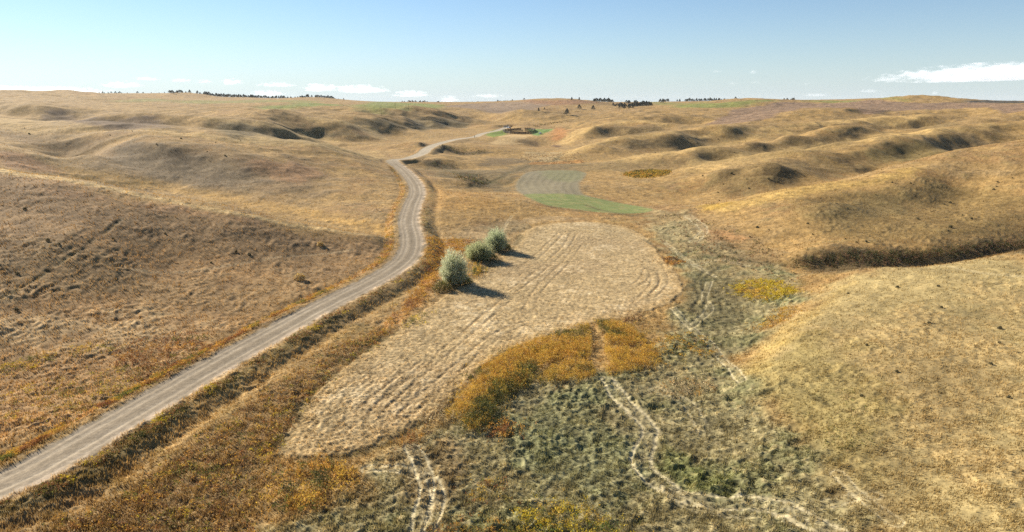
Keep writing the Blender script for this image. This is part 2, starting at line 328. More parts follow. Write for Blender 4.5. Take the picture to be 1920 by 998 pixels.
tint([(1500,880),(1620,840),(1720,900),(1760,1010),(1560,1010)], [.22,.175,.09], .35, 4, 1.3)
tint([(1560,640),(1800,560),(1950,580),(1950,800),(1750,820)], [.31,.225,.115], .45, 12, 1.2)
tint([(1400,700),(1520,640),(1600,700),(1640,800),(1560,900),(1440,820)], [.175,.150,.062], .55, 5, 1.2)
tint([(1340,735),(1420,660),(1500,590),(1600,530),(1560,570),(1480,640),(1400,720)], [.32,.235,.085], .45, 2.5)
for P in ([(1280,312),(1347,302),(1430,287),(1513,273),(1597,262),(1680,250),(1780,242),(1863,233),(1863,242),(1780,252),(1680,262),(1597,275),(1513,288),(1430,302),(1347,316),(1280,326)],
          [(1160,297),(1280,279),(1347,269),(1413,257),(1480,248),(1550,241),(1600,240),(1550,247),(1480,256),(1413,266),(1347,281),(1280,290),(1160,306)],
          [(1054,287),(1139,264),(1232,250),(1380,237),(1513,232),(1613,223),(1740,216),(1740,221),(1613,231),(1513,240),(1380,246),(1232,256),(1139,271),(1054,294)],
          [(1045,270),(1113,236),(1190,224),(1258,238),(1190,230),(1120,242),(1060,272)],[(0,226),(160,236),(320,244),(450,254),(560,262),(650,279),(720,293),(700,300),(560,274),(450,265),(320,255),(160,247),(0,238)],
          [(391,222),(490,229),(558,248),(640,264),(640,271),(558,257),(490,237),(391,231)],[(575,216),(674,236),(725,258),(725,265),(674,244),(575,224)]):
    tint(P, [.40,.29,.135], .5, 5)  # paler crest straw, brightened further as painted sunlight
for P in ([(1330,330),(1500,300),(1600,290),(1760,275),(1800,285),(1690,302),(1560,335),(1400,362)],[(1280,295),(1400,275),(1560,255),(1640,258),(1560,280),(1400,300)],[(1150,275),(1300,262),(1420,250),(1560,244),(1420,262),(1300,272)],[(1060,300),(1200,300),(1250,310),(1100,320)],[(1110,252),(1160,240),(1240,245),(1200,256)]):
    tint(P, [.165,.125,.062], .5, 8, 1.2)  # browner flanks with the shade below the crests painted in
tint([(800,475),(808,448),(888,452),(868,478),(838,490),(818,530),(795,565),(765,592),(735,612),(698,640),(745,585),(788,520)], [.30,.16,.055], .7, 2, .8)
# valley floor: matted meadow
meadow = [(540,1010),(640,955),(690,870),(740,845),(830,780),(900,760),(1000,700),(1180,690),(1260,600),(1290,540),(1255,470),(1230,430),(1300,415),(1390,470),(1480,510),(1500,560),(1440,620),(1380,680),(1400,740),(1480,800),(1560,900),(1640,1010)]
MP = smooth_closed(world(meadow)); mr, mc, msd = zone(MP, 8)
mm = sstep(-2.2,2.2,msd+2.0*NZ[9.][mr,mc]+1.6*NZ[4.][mr,mc])
mixc(mr, mc, mm*.9, [.205,.192,.118])
mixc(mr, mc, mm*sstep(-.1,.45,NZ[9.][mr,mc]+.4*NZ[1.9][mr,mc])*.7, [.112,.122,.064])
mixc(mr, mc, mm*sstep(.1,.6,NZ[22.][mr,mc]+.5*NZ[4.][mr,mc])*.6, [.25,.19,.10])
mixc(mr, mc, mm*sstep(.15,.5,NZ[1.9][mr,mc]*.4+NZ[.95][mr,mc]*.6)*.45, [.36,.305,.19])
tint([(950,760),(1060,740),(1180,800),(1230,900),(1100,960),(960,900),(930,820)], [.135,.152,.088], .6, 5, 1.2)
tint([(1240,800),(1300,850),(1380,940),(1280,930),(1200,880)], [.09,.11,.035], .5, 3, 1.2)
tint([(1280,540),(1330,500),(1400,560),(1380,650),(1320,640),(1290,580)], [.10,.092,.052], .6, 4, 1.2)
tint([(740,850),(860,820),(900,900),(860,960),(760,960)], [.185,.125,.07], .55, 3, 1.2)
# far floor of the valley: mixed reeds, mud and sedge
tint([(800,310),(860,312),(930,318),(1000,300),(1060,305),(1090,318),(980,325),(960,360),(920,355),(880,345),(820,330)], [.13,.105,.062], .75, 8, 1.2)
tint([(860,326),(905,330),(920,348),(880,346)], [.06,.058,.036], .75, 4, .8)
tint([(790,302),(850,310),(860,318),(800,312)], [.065,.055,.036], .7, 4, .8)
tint([(830,274),(915,283),(915,288),(850,288),(825,280)], [.06,.05,.034], .8, 5, .8)
tint([(1005,268),(1045,272),(1045,277),(1010,275)], [.09,.055,.045], .85, 4, .6)
tint([(1060,302),(1090,300),(1085,306),(1000,309),(1000,305)], [.34,.17,.05], .7, 4)
tint([(1040,240),(1065,244),(1060,256),(1030,258)], [.30,.13,.05], .6, 8)
tint([(805,450),(1000,405),(1090,412),(1000,420),(900,470),(820,470)], [.31,.235,.145], .6, 3, 1.2)
tint([(985,288),(1040,286),(1060,298),(1010,302)], [.33,.27,.17], .5, 4, 1.5)
tint([(900,300),(960,296),(990,304),(940,312),(890,310)], [.085,.07,.05], .6, 5, 1.2)
tint([(1290,400),(1400,430),(1480,480),(1400,500),(1320,470),(1280,430)], [.17,.125,.075], .6, 3, 1.5)
tint([(1300,425),(1360,430),(1400,455),(1340,450)], [.32,.17,.08], .45, 3, 1.2)
tint([(900,425),(960,415),(1000,425),(940,440)], [.16,.13,.075], .5, 3, 1.2)
tint([(1220,400),(1290,405),(1330,440),(1260,450),(1210,425)], [.30,.25,.15], .55, 4, 1.4)
tint([(800,395),(960,375),(1040,400),(900,420),(810,425)], [.235,.155,.062], .6, 5)
tint([(760,330),(830,350),(960,385),(860,395),(800,380)], [.31,.19,.065], .55, 5)
# uplands far off: winter wheat, fallow
def field(poly, col, feather, amount=1.):
    P = smooth_closed(world(poly), 4); r, c, sd = zone(P, feather*3)
    m = sstep(-feather, feather, sd+feather*.5*NZ[22.][r,c])*amount
    mixc(r, c, m, col); return r, c, sd, m
FIELDS = {}
GREEN = [.155,.195,.055]
for P, a in (([(490,203),(560,197),(640,199),(560,203)],.9),([(660,199),(700,191),(750,193),(840,200),(760,204),(680,205)],.85),([(330,190),(470,188),(600,190),(560,194),(400,195)],.55),
             ([(210,190),(300,186),(330,190),(260,192)],.5),([(1265,199),(1360,193),(1430,189),(1455,193),(1380,202),(1290,203)],.8),([(1500,190),(1610,189),(1700,190),(1600,192)],.7),([(1215,190),(1330,192),(1300,198),(1230,197)],.5)):
    field(P, GREEN, 22, a)
FALLOW = [.190,.133,.100]
FIELDS['ploughed_field'] = field([(1315,235),(1350,222),(1378,206),(1440,197),(1560,194),(1700,193),(1850,193),(1960,198),(1960,206),(1850,203),(1760,206),(1690,209),(1660,211),(1600,205),(1530,203),(1460,214),(1450,222),(1380,232)], FALLOW, 5)
FIELDS['fallow_field'] = field([(830,200),(900,194),(980,193),(1040,196),(1010,203),(960,209),(890,205)], [.205,.155,.120], 14, .95)
field([(980,190),(1040,190),(1130,193),(1060,198),(1000,195)], [.225,.13,.078], 20, .9)
field([(1800,191),(1870,189),(1960,190),(1960,193),(1850,194)], [.05,.055,.06], 20, .9)
FIELDS['hay_field'] = field([(922,267),(935,258),(946,253),(1000,253),(985,260),(965,267),(985,270),(930,271)], [.42,.31,.17], 2)
field([(912,252),(925,245),(946,241),(948,253),(930,257),(915,256)], [.145,.205,.045], 3, .95)
field([(992,243),(1035,242),(1030,247),(1015,252),(1010,256),(996,248)], [.13,.22,.075], 3, .95)
gr, gc, gsd, gm = field([(966,350),(974,334),(992,323),(1030,320),(1075,320.5),(1098,325),(1096,333),(1086,346),(1090,360),(1110,370),(1160,380),(1215,391),(1215,398),(1150,400),(1080,393),(1010,380),(978,364)], [.185,.168,.125], 1.2)
FIELDS['green_field'] = (gr, gc, gsd, gm)
gx, gy = X[gr,gc], YY[gr,gc]
gring = np.sin(gsd*2*np.pi/3.4+NZ[9.][gr,gc]*1.2)
P = world([(1000,363),(1080,365),(1120,372),(1225,386),(1225,404),(1080,398),(990,380),(975,366)])
g2 = sstep(-2,2,np.where(inside(gx,gy,P), seg_dist(gx,gy,P,True), -seg_dist(gx,gy,P,True))+1.5*NZ[4.][gr,gc])*gm
P = world([(1010,318),(1095,320),(1095,335),(1070,342),(1020,335)])
g3 = sstep(-4,4,np.where(inside(gx,gy,P), seg_dist(gx,gy,P,True), -seg_dist(gx,gy,P,True))+2.5*NZ[4.][gr,gc])*gm
mixc(gr, gc, gm*sstep(.0,.9,gring+.6*NZ[9.][gr,gc])*.14, [.31,.28,.22]); mixc(gr, gc, gm*sstep(.1,.6,NZ[4.][gr,gc]*.8+NZ[9.][gr,gc]*.5)*.22, [.11,.09,.07])
mixc(gr, gc, g3*.28, [.135,.175,.06])
mixc(gr, gc, np.maximum(g2, 0)*.75, [.140,.195,.055])
mixc(gr, gc, g2*sstep(-.1,.4,NZ[4.][gr,gc]+.6*NZ[1.9][gr,gc])*.5, [.23,.21,.10])
# ploughed contour lines
fr, fc, fsd, fm = FIELDS['ploughed_field']
pl = np.sin((YY[fr,fc]*.8+X[fr,fc]*.9)*2*np.pi/17+NZ[160.][fr,fc]*6)
mixc(fr, fc, fm*sstep(.55,.95,pl)*.5, [.30,.22,.16]); mixc(fr, fc, fm*sstep(-.6,-.95,pl)*.4, [.11,.075,.055])

# ---- the wheat stubble field
stub = [(522,852),(535,815),(565,770),(640,694),(735,628),(830,560),(872,532),(932,490),(978,442),(1022,421),(1100,417),(1165,425),(1208,445),(1245,490),(1278,528),(1266,562),(1200,588),(1120,605),(1040,628),(958,655),(902,690),(860,733),(828,772),(780,797),(700,836),(610,856)]
SPW = smooth_closed(world(stub), 5); sr, sc_, ssd = zone(SPW, 3)
sw = ssd+.28*NZ[4.][sr,sc_]+.32*NZ[1.9][sr,sc_]+.25*NZ[.95][sr,sc_]
sm_ = sstep(-.5,.4,sw)
sx, sy = X[sr,sc_], YY[sr,sc_]
a0, a1 = ground(600,800)[:2], ground(1010,440)[:2]; ax = (a1-a0)/np.linalg.norm(a1-a0)
along = (sx-a0[0])*ax[0]+(sy-a0[1])*ax[1]; across = (sx-a0[0])*ax[1]-(sy-a0[1])*ax[0]
ring = sstep(75,105,along+.35*across)                       # rows bend round the far headland
rowc = across*(1-ring)+(-ssd)*ring+NZ[22.][sr,sc_]*.2
row = np.sin(rowc*2*np.pi/.98)
mixc(sr, sc_, sm_, [.345,.270,.165])
mixc(sr, sc_, sm_*sstep(-.1,.5,NZ[22.][sr,sc_]+.3*NZ[4.][sr,sc_])*.5, [.275,.21,.135])
mixc(sr, sc_, sm_*sstep(.1,.6,NZ[9.][sr,sc_]*.6+NZ[1.9][sr,sc_]*.5)*.55, [.44,.375,.275])
mixc(sr, sc_, sm_*(1-sstep(.5,3.5,sw))*.6, [.37,.265,.135])
TRK = [[(965,520),(1020,470),(1050,440)],[(940,560),(1000,520),(1060,465),(1075,440)],[(985,590),(1010,545),(1055,500),(1085,460)],[(720,760),(800,690),(860,640),(960,555)],[(640,810),(720,740),(800,680)],[(1000,560),(1060,540),(1150,545),(1200,530),(1215,505)],[(1225,555),(1245,530),(1235,500),(1215,480)],[(1205,560),(1228,530),(1218,500),(1195,480)],[(760,780),(860,690),(950,620),(1060,590)]]
for t in TRK:
    P = smooth_open(world(t)); r, c, d = trail(P, 2)
    d = d+.18*NZ[1.9][r,c]; m = (np.exp(-((d-.85)/.28)**2))*sstep(-.5,.1,NZ[9.][r,c]+NZ[1.9][r,c]*.5)
    Z[r,c] -= .09*m; mixc(r, c, m*.46, [.20,.145,.085])

# ---- gravel road colours
rm = road_m
mixc(ALL, ALL, rm, [.262,.212,.150])
wheel = np.exp(-((ra-1.05)/.36)**2)+.7*np.exp(-((ra-2.15)/.3)**2)
streak = np.interp(RS.ravel(), np.linspace(-4,4,90), RNG.random(90)).reshape(RS.shape).astype(np.float32)
mixc(ALL, ALL, rm*np.clip(wheel,0,1)*.75*np.clip(.65+.5*NZ[9.]+.3*NZ[1.9],0,1), [.41,.345,.255])
mixc(ALL, ALL, rm*sstep(.35,.9,streak+.3*NZ[4.])*.45, [.17,.145,.115])
edge = np.exp(-((RS-RHW+.1)/.75)**2)*(ra < 8)
mixc(ALL, ALL, edge*.75*sstep(-.5,.2,NZ[4.]+NZ[.95]*.6), [.42,.335,.25])
edl = np.exp(-((RS+RHW+.9)/.8)**2)
mixc(ALL, ALL, edl*.6*sstep(-.3,.3,NZ[1.9]), [.09,.075,.04])  # painted dark line for the shaded side of the verge grass
edl2 = np.exp(-((RS+RHW+2.4)/1.0)**2)
mixc(ALL, ALL, edl2*.7*sstep(-.6,.3,NZ[4.]), [.29,.165,.062])
Z -= rm*(np.clip(wheel,0,1)*.05)+rm*.0
mixc(ALL, ALL, rm*np.exp(-(RS/.5)**2)*.45*np.clip(.6+NZ[9.],0,1), [.17,.14,.10]); mixc(ALL, ALL, rm*sstep(.25,.6,NZ[1.9]+.5*NZ[.5])*(1-sstep(.2,.9,RHW-ra))*.6, [.20,.16,.09])
mixc(ALL, ALL, rm*sstep(330,400,YY)*.8, [.40,.345,.26])
# the right verge drops off in green weeds
mixc(ALL, ALL, np.exp(-((RS-RHW-2.3)/1.05)**2)*.58*(1-.7*sstep(230,340,YY))*sstep(-.6,.2,NZ[9.]+.6*NZ[4.]+.3*NZ[1.9]), [.085,.075,.030])

# ---- trails: straw pressed flat by cattle and wheels
TRAILS = [([(1138,715),(1165,750),(1205,790),(1218,812),(1203,850),(1205,880),(1250,915),(1310,937),(1420,945),(1470,955),(1530,985),(1580,1010)],1.3,.9),
 ([(1250,915),(1300,950),(1400,965),(1500,978)],.8,.6),([(770,840),(788,870),(800,905),(795,950),(780,1010)],1.0,.9),([(690,880),(740,880),(780,890),(812,905),(818,950),(800,1010)],.9,.8),
 ([(1262,580),(1290,610),(1335,650),(1370,690),(1390,715)],.8,.8),([(1245,455),(1290,490),(1340,520)],.7,.8),([(1330,530),(1320,560),(1330,580),(1300,610)],.8,.7),([(1290,500),(1350,490),(1400,500)],.8,.5),
 ([(1230,730),(1290,760),(1320,810)],1.0,.5),([(1570,890),(1610,930),(1680,980)],.8,.6),([(1420,945),(1520,950),(1600,935),(1640,930)],.8,.5),([(1090,430),(1180,440),(1250,470)],.7,.4),([(1290,405),(1320,430),(1300,455)],1.5,.7),
 ([(1747,500),(1830,510),(1930,520)],.6,.6),([(660,470),(560,480),(420,500),(250,505)],.5,.45),([(940,440),(950,420),(960,405)],.5,.6),([(1000,560),(1000,561)],.3,.0)]
TRAILM = np.zeros((NY,NU), np.float32)
for t, w, a in TRAILS:
    P = smooth_open(world(t)); r, c, d = trail(P, w*3)
    d = d+.22*w*NZ[4.][r,c]+.08*w*NZ[1.9][r,c]
    d = d+.06*w*NZ[.95][r,c]
    two = np.maximum(np.exp(-((d-.70*w)/(.20*w))**2), .26*np.exp(-(d/(.8*w))**2))
    m = np.minimum(1,two*a)*sstep(-1.4,-.4,NZ[4.][r,c]+.5*NZ[9.][r,c]+NZ[.95][r,c]*.4)
    mixc(r, c, m*.85, [.46,.42,.315]); Z[r,c] -= .05*m; TRAILM[r,c] = np.maximum(TRAILM[r,c], m)
# furrows that read dark: an old plough line across the left hill, ruts by the meadow
for t, w in (([(228,412),(160,460),(90,510),(0,562)],.45),([(1310,590),(1325,560),(1318,535),(1335,512)],.5),([(1296,585),(1312,556),(1304,535),(1322,508)],.5),([(1560,760),(1480,720),(1430,740)],.5),([(735,625),(640,690),(565,765),(520,845)],1.1),([(860,737),(830,775),(780,800),(700,840),(640,858)],1.0),([(985,378),(1080,396),(1150,403),(1220,401)],.9),([(870,535),(935,490),(978,444)],1.1),([(880,352),(915,341),(948,346),(968,334)],1.6),([(905,345),(940,333),(962,322),(1000,309),(1042,300),(1062,286)],1.8),([(800,318),(850,322),(900,330)],1.5),([(1100,385),(1135,395),(1200,405),(1290,402)],1.3),([(820,455),(880,452),(935,448)],.7),([(1290,440),(1330,470),(1400,490),(1490,500)],1.0),([(1210,450),(1250,475),(1290,480)],.8),([(960,300),(1010,296),(1060,302),(1100,310)],1.6),([(1120,225),(1090,233),(1045,240),(1010,244)],2.5)):
    P = smooth_open(world(t)); r, c, d = trail(P, w*3); m = np.exp(-((d+.2*NZ[1.9][r,c])/w)**2)*sstep(-.7,.0,NZ[4.][r,c])
    mixc(r, c, m*.62, [.085,.075,.04]); Z[r,c] -= .20*m

# ---- surface of tufts, clods and stubble (real relief, fades out where the grid is coarser than the tufts)
tuf = np.full((NY,NU), 1., np.float32); lump = np.zeros((NY,NU), np.float32)
tuf *= (1-rm); lump[mr,mc] = mm
sfull = np.zeros((NY,NU), np.float32); sfull[sr,sc_] = sm_
SFULL = sfull; tuf *= 1-sfull; lump *= 1-sfull; lump *= 1-rm; lump *= 1-.5*TRAILM; tuf *= 1-.5*TRAILM; tuf *= 1-.4*MOUND
gfull = np.zeros((NY,NU), np.float32); gfull[gr,gc] = gm; tuf *= 1-.8*gfull
ridg = lambda n: .5-np.abs(n)
T = tuf*(.24*ridg(NZ[1.9])*fade(1.9)+.13*NZ[.95]*fade(.95)+.07*NZ[.5]*fade(.5)+.16*NZ[4.]*fade(4))
T = T*(.55+.75*sstep(-.3,.5,NZ[9.]))
T += lump*(.11*ridg(NZ[4.])+.10*ridg(NZ[1.9])*fade(1.9)+.09*NZ[.95]*fade(.95)+.05*NZ[.5]*fade(.5))
Z += T
Ts = sm_*(.16+.017*row*(.5+.8*NZ[9.][sr,sc_])*fade(1.15)[sr,sc_]+.075*NZ[.95][sr,sc_]*fade(.95)[sr,sc_]+.085*NZ[.5][sr,sc_]*fade(.5)[sr,sc_]+.045*ridg(NZ[1.9][sr,sc_])*fade(1.9)[sr,sc_])
Z[sr,sc_] += Ts
Z[fr,fc] += fm*.25*pl
Z[gr,gc] += gm*.03*gring
Z += rm*(.02*NZ[.95]*fade(.95)+.015*NZ[.5]*fade(.5))
# grass colour varies tuft by tuft
v = (1-rm)*(1-.7*TRAILM)*(1-.25*SFULL)*(1-.6*MOUND)*(1-.75*gfull)*(NZ[.5]*.20+NZ[.95]*.20+NZ[1.9]*.24+NZ[4.]*.24+NZ[9.]*.14)
COLR *= np.clip(1+v, .45, 1.6)[...,None]
COLR *= (1+SFULL*np.clip(NZ[.5]*.30+NZ[.95]*.18,-.35,.35))[...,None]
COLR *= (1+rm*(NZ[.5]*.16+NZ[4.]*.10+NZ[22.]*.12))[...,None]
COLR *= np.array([1.04,.97,.80], np.float32)*(1-rm[...,None])+rm[...,None]
log('painted')

def surf(u, w):
    pass
def zat(x, y):
    """height of the finished ground"""
    x = np.asarray(x, float); y = np.asarray(y, float)
    fu = np.interp(x/y, U, np.arange(NU)); fy = np.interp(y, Y, np.arange(NY))
    i = np.clip(fu.astype(int), 0, NU-2); j = np.clip(fy.astype(int), 0, NY-2); a = fu-i; b = fy-j
    return (Z[j,i]*(1-a)+Z[j,i+1]*a)*(1-b)+(Z[j+1,i]*(1-a)+Z[j+1,i+1]*a)*b
def colat(x, y):
    i = np.clip(np.rint(np.interp(np.asarray(x)/np.asarray(y), U, np.arange(NU))).astype(int), 0, NU-1)
    j = np.clip(np.rint(np.interp(y, Y, np.arange(NY))).astype(int), 0, NY-1)
    return COLR[j,i]

# ------------------------------------------------------------------ materials
def nodes(name):
    m = bpy.data.materials.new(name); m.use_nodes = True
    return m, m.node_tree, m.node_tree.nodes['Principled BSDF']
def attr_material(name, scales, contrast, bump=0., rough=.95, transl=0., spec=.15):
    """albedo from the 'Tone' attribute, broken up by fine procedural noise"""
    m, nt, b = nodes(name); N = nt.nodes.new; L = nt.links.new
    at = N('ShaderNodeAttribute'); at.attribute_name = 'Tone'
    tc = N('ShaderNodeTexCoord'); prev = at.outputs['Color']; last = None
    for s, k in zip(scales, contrast):
        nz = N('ShaderNodeTexNoise'); nz.inputs['Scale'].default_value = s; nz.inputs['Detail'].default_value = 3; nz.inputs['Roughness'].default_value = .65
        L(tc.outputs['Object'], nz.inputs['Vector'])
        mr_ = N('ShaderNodeMapRange'); mr_.inputs['From Min'].default_value = .25; mr_.inputs['From Max'].default_value = .75; mr_.inputs['To Min'].default_value = 1-k; mr_.inputs['To Max'].default_value = 1+k
        L(nz.outputs['Fac'], mr_.inputs['Value'])
        mx = N('ShaderNodeVectorMath'); mx.operation = 'SCALE'; L(prev, mx.inputs[0]); L(mr_.outputs[0], mx.inputs['Scale']); prev = mx.outputs[0]; last = nz
    L(prev, b.inputs['Base Color']); b.inputs['Roughness'].default_value = rough; b.inputs['Specular IOR Level'].default_value = spec
    if bump and last:
        bp = N('ShaderNodeBump'); bp.inputs['Strength'].default_value = bump; bp.inputs['Distance'].default_value = .12
        L(last.outputs['Fac'], bp.inputs['Height']); L(bp.outputs[0], b.inputs['Normal'])
    if transl:
        tr = N('ShaderNodeBsdfTranslucent'); mixs = N('ShaderNodeMixShader'); mixs.inputs[0].default_value = transl
        L(prev, tr.inputs['Color']); L(b.outputs[0], mixs.inputs[1]); L(tr.outputs[0], mixs.inputs[2])
        L(mixs.outputs[0], nt.nodes['Material Output'].inputs['Surface'])
    return m
M_GRASSLAND = attr_material('dry_prairie', (.09,.45,2.2), (.22,.30,.30), .5)
M_GRAVEL = attr_material('gravel', (.6,6.0), (.12,.22), .3, 1., 0., .03)
M_STUBBLE = attr_material('stubble', (.5,3.0), (.16,.24), .5)
M_FIELD = attr_material('field_soil', (.2,1.5), (.12,.18), .4)
M_BLADES = attr_material('plant_blades', (), (), 0, .8, .38, .2)
M_WEEDS = attr_material('weed_leaves', (), (), 0, .75, .35, .2)
def plain(name, col, rough=.8, metal=0., noise=0., scale=4.):
    m, nt, b = nodes(name); b.inputs['Base Color'].default_value = (*col, 1); b.inputs['Roughness'].default_value = rough; b.inputs['Metallic'].default_value = metal
    if noise:
        nz = nt.nodes.new('ShaderNodeTexNoise'); nz.inputs['Scale'].default_value = scale; nz.inputs['Detail'].default_value = 4
        tc = nt.nodes.new('ShaderNodeTexCoord'); nt.links.new(tc.outputs['Object'], nz.inputs['Vector'])
        rp_ = nt.nodes.new('ShaderNodeValToRGB'); rp_.color_ramp.elements[0].position = .3; rp_.color_ramp.elements[1].position = .7
        rp_.color_ramp.elements[0].color = (*[c*(1-noise) for c in col], 1); rp_.color_ramp.elements[1].color = (*[min(1,c*(1+noise)) for c in col], 1)
        nt.links.new(nz.outputs['Fac'], rp_.inputs[0]); nt.links.new(rp_.outputs[0], b.inputs['Base Color'])
    return m

# ------------------------------------------------------------------ ground meshes, one per kind of surface
idx = np.arange(NY*NU, dtype=np.int32).reshape(NY, NU)
quads = np.stack([idx[:-1,:-1], idx[:-1,1:], idx[1:,1:], idx[1:,:-1]], -1)
cell = lambda a: .25*(a[:-1,:-1]+a[1:,:-1]+a[:-1,1:]+a[1:,1:])
kindmap = np.zeros((NY-1, NU-1), np.int8)
kindmap[cell(rm) > .5] = 1
full = np.zeros((NY,NU), np.float32); full[sr,sc_] = sm_; kindmap[cell(full) > .5] = 2
for i, nm in ((3,'green_field'),(4,'ploughed_field'),(5,'fallow_field'),(6,'hay_field')):
    r, c, sd, m = FIELDS[nm]; full = np.zeros((NY,NU), np.float32); full[r,c] = m; kindmap[(cell(full) > .5) & (kindmap == 0)] = i
COORD = np.stack([X, YY, Z], -1).reshape(-1,3).astype(np.float32)
COLF = np.concatenate([COLR.reshape(-1,3), np.ones((NY*NU,1), np.float32)], 1).astype(np.float32)
def mesh_from(name, verts, faces, k, mat, tone=None, smooth=True):
    me = bpy.data.meshes.new(name)
    me.vertices.add(len(verts)); me.vertices.foreach_set('co', np.ascontiguousarray(verts, np.float32).ravel())
    me.loops.add(faces.size); me.loops.foreach_set('vertex_index', np.ascontiguousarray(faces, np.int32).ravel())
    me.polygons.add(len(faces)); me.polygons.foreach_set('loop_start', np.arange(0, faces.size, k, dtype=np.int32))
    me.polygons.foreach_set('use_smooth', np.full(len(faces), smooth))
    if tone is not None:
        a = me.attributes.new('Tone', 'FLOAT_COLOR', 'POINT'); a.data.foreach_set('color', np.ascontiguousarray(tone, np.float32).ravel())
    me.materials.append(mat); me.update()
    return me
def link(name, me, parent=None, **props):
    o = bpy.data.objects.new(name, me); COL.objects.link(o)
    if parent is not None: o.parent = parent
    for k, v in props.items(): o[k] = v
    return o
for i, (nm, mat) in enumerate((('ground',M_GRASSLAND),('gravel_road',M_GRAVEL),('stubble_field',M_STUBBLE),('green_field',M_FIELD),('ploughed_field',M_FIELD),('fallow_field',M_FIELD),('hay_field',M_FIELD))):
    f = quads[kindmap == i]
    if not len(f): continue
    used = np.zeros(NY*NU, bool); used[f.ravel()] = True; new = np.cumsum(used, dtype=np.int32)-1
    link(nm, mesh_from(nm, COORD[used], new[f], 4, mat, COLF[used]), kind='structure')
log('ground meshes')
# ------------------------------------------------------------------ plants built of many small leaves and blades
def soup(name, tri, tone, mat, parent=None, **props):
    n = len(tri); t = np.repeat(np.concatenate([tone, np.ones((n,1))], 1), 3, 0)
    return link(name, mesh_from(name, tri.reshape(-1,3), np.arange(n*3).reshape(-1,3), 3, mat, t, False), parent, **props)
def blades(x, y, z, h, w, lean=.45):
    """one upright blade triangle per entry"""
    n = len(x); a = RNG.random(n)*2*np.pi; b = RNG.random(n)*2*np.pi; l = h*lean*RNG.random(n)
    dx, dy = np.cos(a)*w/2, np.sin(a)*w/2
    base = np.stack([x,y,z-.04],1); off = np.stack([dx,dy,np.zeros(n)],1)
    tip = base+np.stack([np.cos(b)*l+.12*h, np.sin(b)*l-.10*h, h+.04],1)
    return np.stack([base-off, base+off, tip], 1)
def leaves(c, size, up=.3):
    """randomly turned leaf triangles round the given centres"""
    n = len(c); d = RNG.normal(size=(n,3)); d[:,2] = np.abs(d[:,2])*.6+up; d /= np.linalg.norm(d,axis=1)[:,None]
    s = np.cross(d, RNG.normal(size=(n,3))); s /= np.linalg.norm(s,axis=1)[:,None]+1e-6
    size = np.broadcast_to(size, (n,))[:,None]
    return np.stack([c-s*size*.32-d*size*.4, c+s*size*.32-d*size*.4, c+d*size*.7], 1)
def nmask(full, x, y):
    i = np.clip(np.rint(np.interp(x/y, U, np.arange(NU))).astype(int), 0, NU-1); j = np.clip(np.rint(np.interp(y, Y, np.arange(NY))).astype(int), 0, NY-1)
    return full[j,i]
SF = np.zeros((NY,NU), np.float32); SF[sr,sc_] = sm_; MF = np.zeros((NY,NU), np.float32); MF[mr,mc] = mm
NOGRASS = np.maximum(np.maximum(np.maximum(rm, SF), gfull), .8*np.minimum(1, TRAILM*1.5))
# short bunch grass over the near slopes
def grass(name, n, y0, y1, hh, ww, pick, gain):
    yy = 1/(1/y0-RNG.random(n)*(1/y0-1/y1)); xx = (RNG.random(n)*2-1)*1.02*yy
    nb = perlin(xx/2.3, yy/2.3, 77)+.6*perlin(xx/.8, yy/.8, 78)
    keep = pick(xx, yy)*(.55+.5*nb) > RNG.random(n)*.9
    xx, yy, nb = xx[keep], yy[keep], nb[keep]
    k = (.6+.7*RNG.random(len(xx))+.25*nb); h = hh*k*(1-.38*nmask(MOUND,xx,yy)); w_ = ww*(.6+.8*RNG.random(len(xx)))*np.sqrt(yy/60)
    tone = colat(xx, yy)*(gain*((.72+.62*RNG.random(len(xx))) if name != 'wheat_stubble' else np.where(RNG.random(len(xx)) < .3, .55, 1.05+.4*RNG.random(len(xx)))))[:,None]*[1.05,1.,.9]
    return soup(name, blades(xx, yy, zat(xx, yy), h, w_), tone, M_BLADES, kind='stuff')
grass('prairie_grass', 600000, 36, 330, .36, .085, lambda x,y: (1-nmask(NOGRASS,x,y))*(1-.65*nmask(MF,x,y)), 1.18)
grass('meadow_grass', 230000, 44, 170, .34, .085, lambda x,y: nmask(MF,x,y)*(1-nmask(NOGRASS,x,y)), 1.25)
grass('wheat_stubble', 420000, 56, 210, .20, .07, lambda x,y: nmask(SF,x,y), 1.12)
log('grass')
PAL = {'gold':[.45,.29,.050],'orange':[.40,.215,.045],'rust':[.24,.108,.040],'olive':[.13,.125,.030],'dark':[.055,.058,.020],'yellow':[.44,.33,.030],'tan':[.36,.25,.12],'brown':[.15,.085,.045],'green':[.10,.125,.030],'straw':[.46,.37,.21]}
PAL = {k: [min(.75, c*1.3) for c in v] for k, v in PAL.items()}
def pick_tone(n, x, y, pal, wl, seed):
    """neighbouring plants share a colour, with stray ones between"""
    f = np.clip(.5+.75*perlin(x/wl, y/wl, seed)+.28*perlin(x/(wl*.3), y/(wl*.3), seed+1)+RNG.normal(size=n)*.10, 0, .999)*len(pal)
    t = np.array([PAL[p] for p in pal])[f.astype(int)]
    return t*(.70+.6*RNG.random(n))[:,None]
